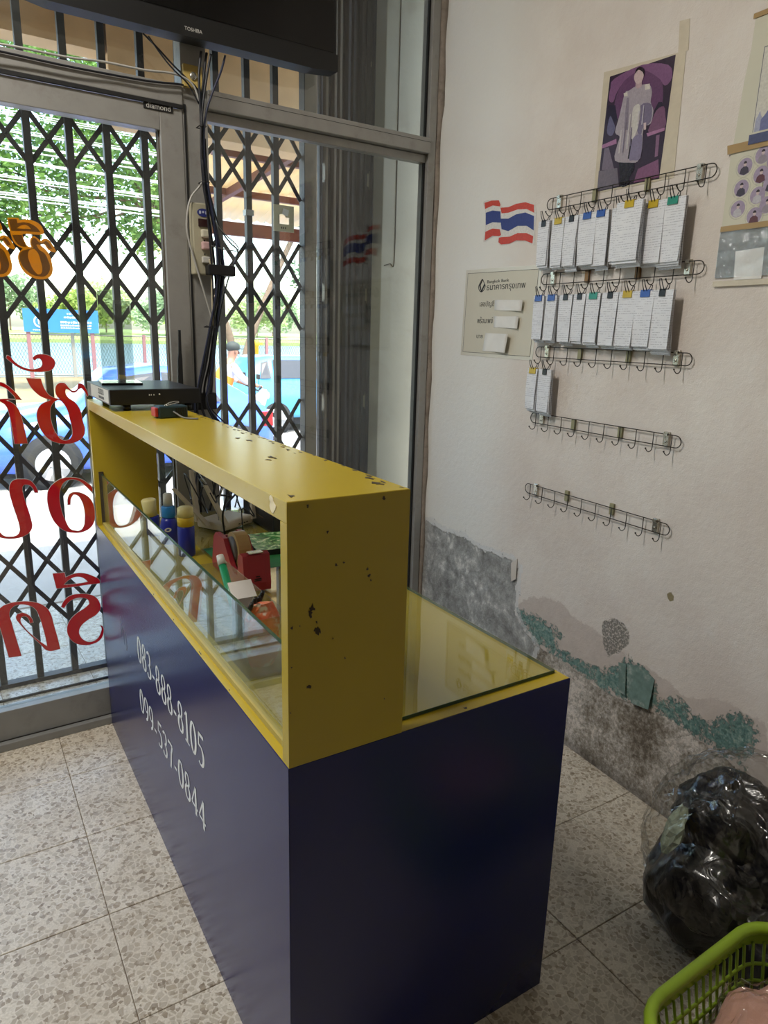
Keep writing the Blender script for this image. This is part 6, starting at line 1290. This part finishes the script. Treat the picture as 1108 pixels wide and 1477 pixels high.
car('sedan', 'deep blue hatchback driving past close to the pavement', (0, 7.5, RZ0), st1, mCarB, (-0.51, 1.85), 0.30,
    [[(0.12, 0.795, 0.96), (0.82, 0.80, 0.97), (0.82, 0.61, 1.36), (0.42, 0.61, 1.31)], [(0.88, 0.80, 0.97), (1.62, 0.79, 0.98), (1.40, 0.60, 1.32), (0.88, 0.61, 1.36)]],
    [(2.20, 2.36, -0.80, -0.52, 0.62, 0.82, mLamp), (2.20, 2.36, 0.52, 0.80, 0.62, 0.82, mLamp), (-1.28, -1.12, -0.74, -0.45, 0.52, 0.66, mRim), (-1.28, -1.12, 0.45, 0.74, 0.52, 0.66, mRim)])
st2 = [(3.15, 0.38, 0.80, 0.84, 0.66, 0.60), (3.25, 0.30, 0.92, 0.97, 0.80, 0.72), (3.40, 0.28, 0.98, 1.12, 0.84, 0.70), (3.62, 0.28, 1.00, 1.38, 0.84, 0.62), (3.95, 0.28, 1.01, 1.44, 0.84, 0.62), (4.9, 0.28, 1.01, 1.44, 0.84, 0.62), (5.45, 0.28, 0.99, 1.34, 0.84, 0.62), (5.95, 0.28, 0.96, 1.02, 0.84, 0.70), (6.6, 0.28, 0.86, 0.90, 0.82, 0.72), (7.0, 0.30, 0.70, 0.76, 0.70, 0.62)]
car('hatchback', 'light blue sedan on the far lane behind the motorcycle rider', (0, 10.85, RZ0), st2, mCarL, (3.95, 6.25), 0.31,
    [[(3.62, 0.82, 1.04), (3.85, 0.82, 1.04), (3.85, 0.64, 1.36), (3.72, 0.64, 1.33)], [(3.92, 0.82, 1.04), (4.62, 0.82, 1.04), (4.62, 0.64, 1.38), (3.95, 0.64, 1.38)], [(4.72, 0.82, 1.04), (5.65, 0.82, 1.02), (5.36, 0.64, 1.30), (4.72, 0.64, 1.38)]])
# ---- motorcycle and rider
bike = thing('motorcycle', 'white and grey scooter ridden along the road', 'motorcycle', (2.70, 9.05, RZ0))
for x in (-0.62, 0.62):
    w_ = MB().tube([(x + 0.24 * math.cos(2 * math.pi * k / 24), 0, 0.27 + 0.24 * math.sin(2 * math.pi * k / 24)) for k in range(24)], 0.035, 8, closed=True).build('wheel', mTyre, bike)
    m_ = MB().lathe([(0.05, -0.05), (0.05, 0.05)], 12, mat=Matrix.Translation((x, 0, 0.27)) @ Matrix.Rotation(R(90), 4, 'X'))
    for k in range(6): a = 2 * math.pi * k / 6; m_.tube([(x, 0, 0.27), (x + 0.22 * math.cos(a), 0, 0.27 + 0.22 * math.sin(a))], 0.008, 5)
    m_.build('hub', mRim, w_)
mFair = M('white_fairing', (226, 226, 228), 0.3)
MB().loft([[(x + dx, w * math.cos(a), z + h * math.sin(a)) for dx, a in [(0, k * math.pi / 5) for k in range(10)]] for x, z, w, h in ((-0.75, 0.62, 0.06, 0.05), (-0.45, 0.60, 0.12, 0.13), (0.0, 0.48, 0.11, 0.10), (0.25, 0.45, 0.10, 0.12), (0.42, 0.62, 0.14, 0.22), (0.55, 0.78, 0.13, 0.16), (0.60, 0.86, 0.07, 0.07))]).build('fairing', mFair, bike)
MB().loft([[(x, w * math.cos(a), z + 0.05 * math.sin(a)) for a in [k * math.pi / 5 for k in range(10)]] for x, z, w in ((-0.72, 0.76, 0.09), (-0.4, 0.78, 0.14), (0.05, 0.73, 0.11))]).build('seat', mBlack, bike)
MB().tube([(0.47, 0, 0.80), (0.55, 0, 0.55), (0.62, 0, 0.27)], 0.03, 8).build('fork', mRim, bike)
MB().tube([(0.36, -0.33, 0.98), (0.42, -0.15, 0.94), (0.46, 0, 0.90), (0.42, 0.15, 0.94), (0.36, 0.33, 0.98)], 0.016, 7).build('handlebar', mBlack, bike)
MB().ball((0.62, 0, 0.82), 0.07, 12, sq=(0.7, 1, 1)).build('headlamp', mRim, bike)
MB().loft([[(0.62 + 0.29 * math.cos(a), s * 0.06, 0.27 + 0.29 * math.sin(a)) for s in (-1, 1)] + [(0.62 + 0.31 * math.cos(a), s * 0.06, 0.27 + 0.31 * math.sin(a)) for s in (1, -1)] for a in [R(30 + 20 * k) for k in range(7)]]).build('mudguard', mFair, bike)
MB().tube([(-0.1, -0.14, 0.27), (-0.5, -0.16, 0.27), (-0.85, -0.16, 0.32)], 0.04, 8).build('exhaust', mRim, bike)
for s in (-1, 1): MB().tube([(0.36, s * 0.25, 0.98), (0.34, s * 0.30, 1.14)], 0.008, 5).box(0.32, 0.34, s * 0.30 - 0.06, s * 0.30 + 0.06, 1.12, 1.20).build('mirror', mBlack, bike)
def skin(name, verts, edges, radii, mat, parent, root=0, sub=2):
    me = bpy.data.meshes.new(name); me.from_pydata(verts, edges, []); o = bpy.data.objects.new(name, me); COL.objects.link(o)
    md = o.modifiers.new('skin', 'SKIN'); md.use_smooth_shade = True
    for i, r_ in enumerate(radii): me.skin_vertices[0].data[i].radius = (r_, r_)
    me.skin_vertices[0].data[root].use_root = True
    o.modifiers.new('sub', 'SUBSURF').levels = sub
    bpy.context.view_layer.update()
    m2 = bpy.data.meshes.new_from_object(o.evaluated_get(bpy.context.evaluated_depsgraph_get()))
    bpy.data.objects.remove(o); m2.materials.clear(); m2.materials.append(mat)
    for p in m2.polygons: p.use_smooth = True; p.material_index = 0
    return obj(name, m2, parent)
person = thing('person', 'person in a white shirt and orange vest leaning forward on a scooter', 'person', (2.70, 9.05, RZ0))
mSkinP = M('skin', (170, 122, 94), 0.55)
# pelvis, spine, neck, head; arms to the grips; legs bent, feet on the step
V = [(-0.22, 0, 0.86), (-0.18, 0, 1.02), (-0.12, 0, 1.20), (-0.06, 0, 1.34), (-0.02, 0, 1.43), (0.01, 0, 1.50), (0.03, 0, 1.58), (0.02, 0, 1.66)]
Rr_ = [0.145, 0.135, 0.15, 0.10, 0.055, 0.085, 0.098, 0.06]; E_ = [(0, 1), (1, 2), (2, 3), (3, 4), (4, 5), (5, 6), (6, 7)]
def limb(base, pts, rs):
    prev = base
    for p, r_ in zip(pts, rs): V.append(p); Rr_.append(r_); E_.append((prev, len(V) - 1)); prev = len(V) - 1
    return prev
hands = []
for s in (-1, 1):
    h_ = limb(3, [(-0.05, s * 0.17, 1.32), (0.06, s * 0.25, 1.14), (0.20, s * 0.27, 1.05), (0.32, s * 0.27, 1.01), (0.36, s * 0.27, 0.995)], [0.062, 0.048, 0.040, 0.030, 0.034]); hands.append((V[h_], s))
    limb(0, [(-0.18, s * 0.12, 0.84), (0.14, s * 0.17, 0.80), (0.22, s * 0.16, 0.66), (0.16, s * 0.14, 0.42), (0.20, s * 0.14, 0.36), (0.30, s * 0.15, 0.345)], [0.105, 0.078, 0.068, 0.048, 0.045, 0.036])
body_v, body_e, body_r = list(V), list(E_), list(Rr_)
bd = skin('body', body_v, body_e, body_r, mSkinP, person)
mb = MB()
for (p, s) in hands:
    for k in range(4):
        y = p[1] - 0.030 + 0.020 * k; l_ = (0.034, 0.040, 0.038, 0.030)[k]
        mb.tube([(p[0], y, p[2] + 0.008), (p[0] + 0.030, y, p[2] + 0.012), (p[0] + 0.046, y, p[2] - 0.008), (p[0] + 0.034, y, p[2] - 0.008 - l_ * 0.6)], 0.009, 6)
    mb.tube([(p[0] - 0.01, p[1] - s * 0.03, p[2]), (p[0] + 0.018, p[1] - s * 0.045, p[2] - 0.012), (p[0] + 0.034, p[1] - s * 0.040, p[2] - 0.026)], 0.010, 6)
mb.build('fingers', mSkinP, bd)
tv_ = [0, 1, 2, 3]; SV = [V[i] for i in range(4)]; SR_ = [0.165, 0.155, 0.168, 0.115]; SE = [(0, 1), (1, 2), (2, 3)]
for s in (-1, 1):
    b0 = 3
    for p, r_ in (((-0.05, s * 0.17, 1.32), 0.078), ((0.06, s * 0.25, 1.14), 0.064), ((0.19, s * 0.27, 1.055), 0.056)):
        SV.append(p); SR_.append(r_); SE.append((b0, len(SV) - 1)); b0 = len(SV) - 1
skin('shirt', SV, SE, SR_, M('white_shirt', (224, 222, 226), 0.8), person)
skin('vest', [(-0.215, 0, 0.90), (-0.18, 0, 1.02), (-0.12, 0, 1.20), (-0.07, 0, 1.32)], [(0, 1), (1, 2), (2, 3)], [0.172, 0.170, 0.182, 0.120], M('orange_vest', (226, 138, 40), 0.7), person)
PV = [(-0.22, 0, 0.86)]; PR = [0.158]; PE = []
for s in (-1, 1):
    b0 = 0
    for p, r_ in (((-0.16, s * 0.12, 0.84), 0.118), ((0.14, s * 0.17, 0.80), 0.092), ((0.22, s * 0.16, 0.66), 0.082), ((0.16, s * 0.14, 0.44), 0.064)):
        PV.append(p); PR.append(r_); PE.append((b0, len(PV) - 1)); b0 = len(PV) - 1
skin('trousers', PV, PE, PR, M('grey_trousers', (92, 92, 98), 0.8), person)
MB().ball((0.02, 0, 1.635), 0.112, 16, sq=(1.06, 0.95, 0.82)).build('cap', M('dark_cap', (52, 58, 52), 0.7), person)
MB().box(0.09, 0.18, -0.07, 0.07, 1.600, 1.612, bev=0.004).build('cap_peak', M('dark_cap', (52, 58, 52), 0.7), person)
mb = MB(); mb.ball((0.122, 0, 1.535), 0.018, 8, sq=(1.1, 0.8, 1.2)); [mb.ball((0.106, s * 0.036, 1.56), 0.012, 8) for s in (-1, 1)]; mb.box(0.104, 0.114, -0.024, 0.024, 1.496, 1.502)
[mb.ball((0.02, s * 0.095, 1.55), 0.026, 8, sq=(0.7, 0.4, 1.2)) for s in (-1, 1)]
mb.build('face_features', M('face_shade', (120, 80, 62), 0.6), bd)
for s in (-1, 1): MB().box(0.14, 0.36, s * 0.145 - 0.045, s * 0.145 + 0.045, 0.315, 0.37, bev=0.015).build('shoe', mBlack, person)

# ---- far side: fence, sign, posts
mFen = M('fence_rail', (150, 146, 138), 0.6); mPost = M('fence_post', (150, 104, 108), 0.7)
fe = thing('chain_link_fence', 'pale chain link fence with rails along the far verge', 'fence', (0, 24.2, -0.42))
for z in (1.44, 0.10): MB().tube([(-12, 0, z), (40, 0, z)], 0.03, 6).build('rail', mFen, fe)
for k in range(21): MB().box(-11.5 + 2.4 * k - 0.05, -11.5 + 2.4 * k + 0.05, -0.05, 0.05, 0.0, 1.5).build('post', mPost if k % 2 else mFen, fe)
mb = MB()
for k in range(520):
    x = -12 + k * 0.1
    for s in (-1, 1):
        a, b_ = (x, 0, 0.1), (x + s * 0.67, 0, 1.44); mb.tube([a, b_], 0.006, 3, cap=False)
mb.build('wire_mesh', M('fence_wire', (92, 94, 98), 0.6, 0.3), fe)['kind'] = 'stuff'
sg = thing('street_sign', 'blue roadside sign with a white round seal and white lines of writing', 'sign', (2.62, 24.0, -0.42))
MB().box(-1.22, 1.12, -0.03, 0.0, 1.52, 2.27).build('board', M('sign_blue', (52, 128, 214), 0.5, var=0.04), sg)
for x in (-1.1, 0.9): MB().box(x - 0.06, x + 0.06, 0.001, 0.09, 0.0, 2.2).build('leg', mPost, sg)
circ = lambda r_, n=24: [(r_ * math.cos(2 * math.pi * k / n), r_ * math.sin(2 * math.pi * k / n)) for k in range(n)]
outline('seal', [circ(0.20), circ(0.155)[::-1]], 0.01, mWhite, sg, lambda a, b_, d: (-0.72 + a, -0.038 + d, 1.86 + b_))
outline('seal_centre', [[(-0.06, -0.09), (0.07, -0.07), (0.02, 0.0), (0.08, 0.06), (0.0, 0.1), (-0.07, 0.06)]], 0.01, mWhite, sg, lambda a, b_, d: (-0.72 + a, -0.038 + d, 1.86 + b_))
random.seed(31)
for z, x0, x1, h in ((2.14, 0.12, 0.62, 0.06), (2.02, 0.02, 0.52, 0.06), (1.86, -0.1, 0.86, 0.065), (1.755, -0.1, 0.86, 0.055), (1.67, -0.1, 0.86, 0.035), (1.59, -0.96, -0.48, 0.03)):
    x = x0; mb = MB()
    while x < x1:
        w_ = random.uniform(0.03, 0.075); mb.box(x, x + w_, -0.036, -0.031, z - h / 2, z + h / 2 * random.choice((0.6, 1.0, 1.0))); x += w_ + random.uniform(0.012, 0.03)
    mb.build('writing_line', mWhite, sg)['kind'] = 'stuff'
yb = thing('marker_post', 'yellow roadside marker post on the far kerb', 'post', (6.1, 15.9, -0.42))
MB().lathe([(0.05, 0), (0.05, 1.35), (0.08, 1.36), (0.08, 1.45), (0.03, 1.5)], 12).build('shaft', M('yellow_post', (226, 186, 40), 0.5), yb)
MB().box(-0.16, 0.16, -0.03, 0.03, 1.38, 1.43).build('arm', M('yellow_post', (226, 186, 40), 0.5), yb)

# ---- trees
def leaf_mat(name, c0, c1, tr=0.45):
    t = NT(name); col = t.ramp(t.noise(1.1, 4.0, 0.7, vec=t.pos()), [(0.3, rgb(*c0)), (0.7, rgb(*c1))])
    t.link(col, t.p.inputs['Base Color']); t.p.inputs['Roughness'].default_value = 0.55
    tl = t.node('ShaderNodeBsdfTranslucent'); t.link(col, tl.inputs[0]); mx = t.node('ShaderNodeMixShader'); mx.inputs[0].default_value = tr
    t.link(t.p.outputs[0], mx.inputs[1]); t.link(tl.outputs[0], mx.inputs[2]); t.link(mx.outputs[0], t.out.inputs[0]); return t.m
mLeafA = leaf_mat('leaf_green', (66, 110, 56), (140, 176, 84)); mLeafB = leaf_mat('leaf_yellow_green', (120, 150, 64), (196, 206, 110)); mLeafC = leaf_mat('leaf_deep_green', (46, 92, 60), (104, 150, 84))
mBark = M('bark', (128, 108, 88), 0.9, var=0.25, bump=0.8)
def tree(label, base, trunk, blobs, n, size, mat, seed):
    rnd = random.Random(seed); o = thing('tree', label, 'tree', base, 0.0, 'trees across the road')
    MB().tube(catmull(trunk, 5), 0.15, 9, radii=None).build('trunk', mBark, o) if False else None
    pts = catmull(trunk, 5); r0 = 0.03 * max(trunk[-1][2], 2)
    tr_ = MB().tube(pts, 0, 9, radii=[r0 * (1 - 0.65 * i / (len(pts) - 1)) for i in range(len(pts))]).build('trunk', mBark, o)
    top = Vector(trunk[-1])
    for c, r_ in blobs:
        mid = top.lerp(Vector(c), 0.5) + Vector((0, 0, -0.2))
        MB().tube(catmull([trunk[-2], top if rnd.random() < 0.5 else trunk[-1], mid, c], 4), 0, 6, radii=[r0 * 0.4 * (1 - 0.8 * i / 12) for i in range(13)]).build('branch', mBark, o)
    v = []; fs = []; tot = sum(r_[0] * r_[1] * r_[2] for _, r_ in blobs)
    for c, r_ in blobs:
        k_ = int(n * r_[0] * r_[1] * r_[2] / tot)
        for _ in range(k_):
            while True:
                d = Vector((rnd.uniform(-1, 1), rnd.uniform(-1, 1), rnd.uniform(-1, 1)))
                if 0.05 < d.length < 1: break
            d *= (0.35 + 0.65 * rnd.random()) / max(d.length, 0.3) * d.length ** 0.4
            p = Vector((c[0] + d.x * r_[0], c[1] + d.y * r_[1], c[2] + d.z * r_[2]))
            a = Vector((rnd.gauss(0, 1), rnd.gauss(0, 1), rnd.gauss(0, 0.6))).normalized() * size * rnd.uniform(0.6, 1.3)
            b_ = a.cross(Vector((rnd.gauss(0, 1), rnd.gauss(0, 1), rnd.gauss(0, 1)))); b_ = b_.normalized() * a.length * 0.42 if b_.length > 1e-6 else Vector((0, size * .4, 0))
            q = len(v); v += [p - a, p + b_, p + a, p - b_]; fs.append((q, q + 1, q + 2, q + 3))
    me_ = bpy.data.meshes.new('foliage'); me_.from_pydata([tuple(q) for q in v], [], fs); me_.materials.append(mat); me_.update()
    obj('foliage', me_, o)['kind'] = 'stuff'
    return o
tree('large leafy tree whose crown hangs behind the street cables', (6.4, 18.4, -0.42), [(0, 0, 0), (-0.1, 0, 1.6), (-0.9, 0.1, 3.2), (-2.2, 0, 4.9)],
     [((-6.2, 0.2, 5.6), (1.6, 1.4, 1.5)), ((-4.0, -0.2, 6.0), (1.9, 1.5, 1.7)), ((-1.9, 0.2, 5.6), (1.6, 1.3, 1.6)), ((-4.6, 0, 4.6), (1.5, 1.0, 0.9)), ((-6.0, 0.3, 4.5), (1.0, 0.9, 0.8)), ((-2.6, 0.1, 4.4), (1.0, 0.8, 0.9)), ((-7.4, 0.2, 5.6), (1.4, 1.0, 1.4)), ((-4.0, 0, 8.0), (3.6, 1.6, 1.4)), ((0.2, 0, 6.2), (1.6, 1.3, 1.4))], 17000, 0.10, mLeafA, 1)
tree('leafy tree with a leaning grey trunk on the far kerb', (5.7, 15.2 + 1.1, -0.42), [(0, 0, 0), (0.35, 0, 1.4), (1.05, 0, 3.0), (1.9, 0, 4.6)],
     [((1.9, 0, 5.2), (1.5, 1.2, 1.0)), ((3.2, 0.2, 4.2), (1.2, 1.0, 1.1)), ((1.9, 0, 3.3), (0.5, 0.5, 0.5))], 2600, 0.09, mLeafC, 2)
tree('slim tree with bright yellow green leaves beside the large crown', (5.6, 22.0, -0.42), [(0, 0, 0), (0.05, 0, 1.5), (-0.1, 0, 3.0), (0.15, 0, 4.4)],
     [((0.3, 0, 5.6), (1.1, 1.0, 1.5)), ((1.0, 0.1, 4.6), (0.8, 0.8, 1.0)), ((-0.6, 0, 4.4), (0.6, 0.6, 0.6))], 3200, 0.10, mLeafB, 3)
random.seed(9)
mLeafP = leaf_mat('leaf_haze_pale', (150, 172, 120), (206, 214, 150)); mLeafQ = leaf_mat('leaf_hazy_green', (128, 156, 122), (176, 194, 146))  # paled leaves: the haze of distance is put into both colours
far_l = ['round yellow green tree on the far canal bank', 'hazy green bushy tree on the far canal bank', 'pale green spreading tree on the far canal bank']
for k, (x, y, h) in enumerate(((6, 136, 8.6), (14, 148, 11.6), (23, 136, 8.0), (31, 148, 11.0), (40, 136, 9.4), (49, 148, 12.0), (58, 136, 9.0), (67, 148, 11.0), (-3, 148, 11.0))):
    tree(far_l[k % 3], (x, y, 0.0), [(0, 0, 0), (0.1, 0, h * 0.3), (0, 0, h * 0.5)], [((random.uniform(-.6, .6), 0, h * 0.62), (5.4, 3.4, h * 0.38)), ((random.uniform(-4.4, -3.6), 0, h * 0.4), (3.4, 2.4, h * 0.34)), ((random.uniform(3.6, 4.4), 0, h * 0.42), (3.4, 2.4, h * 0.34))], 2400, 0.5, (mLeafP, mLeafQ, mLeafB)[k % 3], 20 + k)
hs = thing('far_house', 'small far house with a red tiled roof among the trees', 'house', (54, 158, 0.3))
MB().box(-3, 3, -2, 2, 0, 8.0).build('wall', M('house_wall', (216, 208, 196), 0.8), hs)
MB().prism([(-4.2, 8.0), (4.2, 8.0), (0, 10.6)], 'y', -2.5, 2.5).build('roof', M('red_roof', (196, 92, 72), 0.7), hs)
for x in (-1.6, 1.2): MB().box(x, x + 0.9, -2.05, -2.0, 5.0, 6.6).build('window', mCarGlass, hs)
# ---- overhead cables
mWireS = M('street_cable_glare', (188, 188, 182), 0.5)  # light grey carries the sun glare along the wires
random.seed(13)
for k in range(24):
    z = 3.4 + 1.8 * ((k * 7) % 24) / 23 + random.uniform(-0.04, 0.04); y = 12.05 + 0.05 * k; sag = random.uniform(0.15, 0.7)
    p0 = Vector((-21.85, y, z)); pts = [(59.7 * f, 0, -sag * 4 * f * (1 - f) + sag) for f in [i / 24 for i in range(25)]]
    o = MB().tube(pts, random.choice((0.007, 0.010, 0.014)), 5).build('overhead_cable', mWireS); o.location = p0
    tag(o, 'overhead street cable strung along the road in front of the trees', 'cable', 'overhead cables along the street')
for x in (-22.0, 38.0):
    up = thing('utility_pole', 'concrete utility pole carrying the street cables, %s' % ('beside the near end of the fence' if x < 0 else 'beyond the light blue sedan'), 'pole', (x, 12.6, -0.58))
    MB().box(-0.14, 0.14, -0.6, 0.6, 0, 7.0).build('shaft', mPave, up)
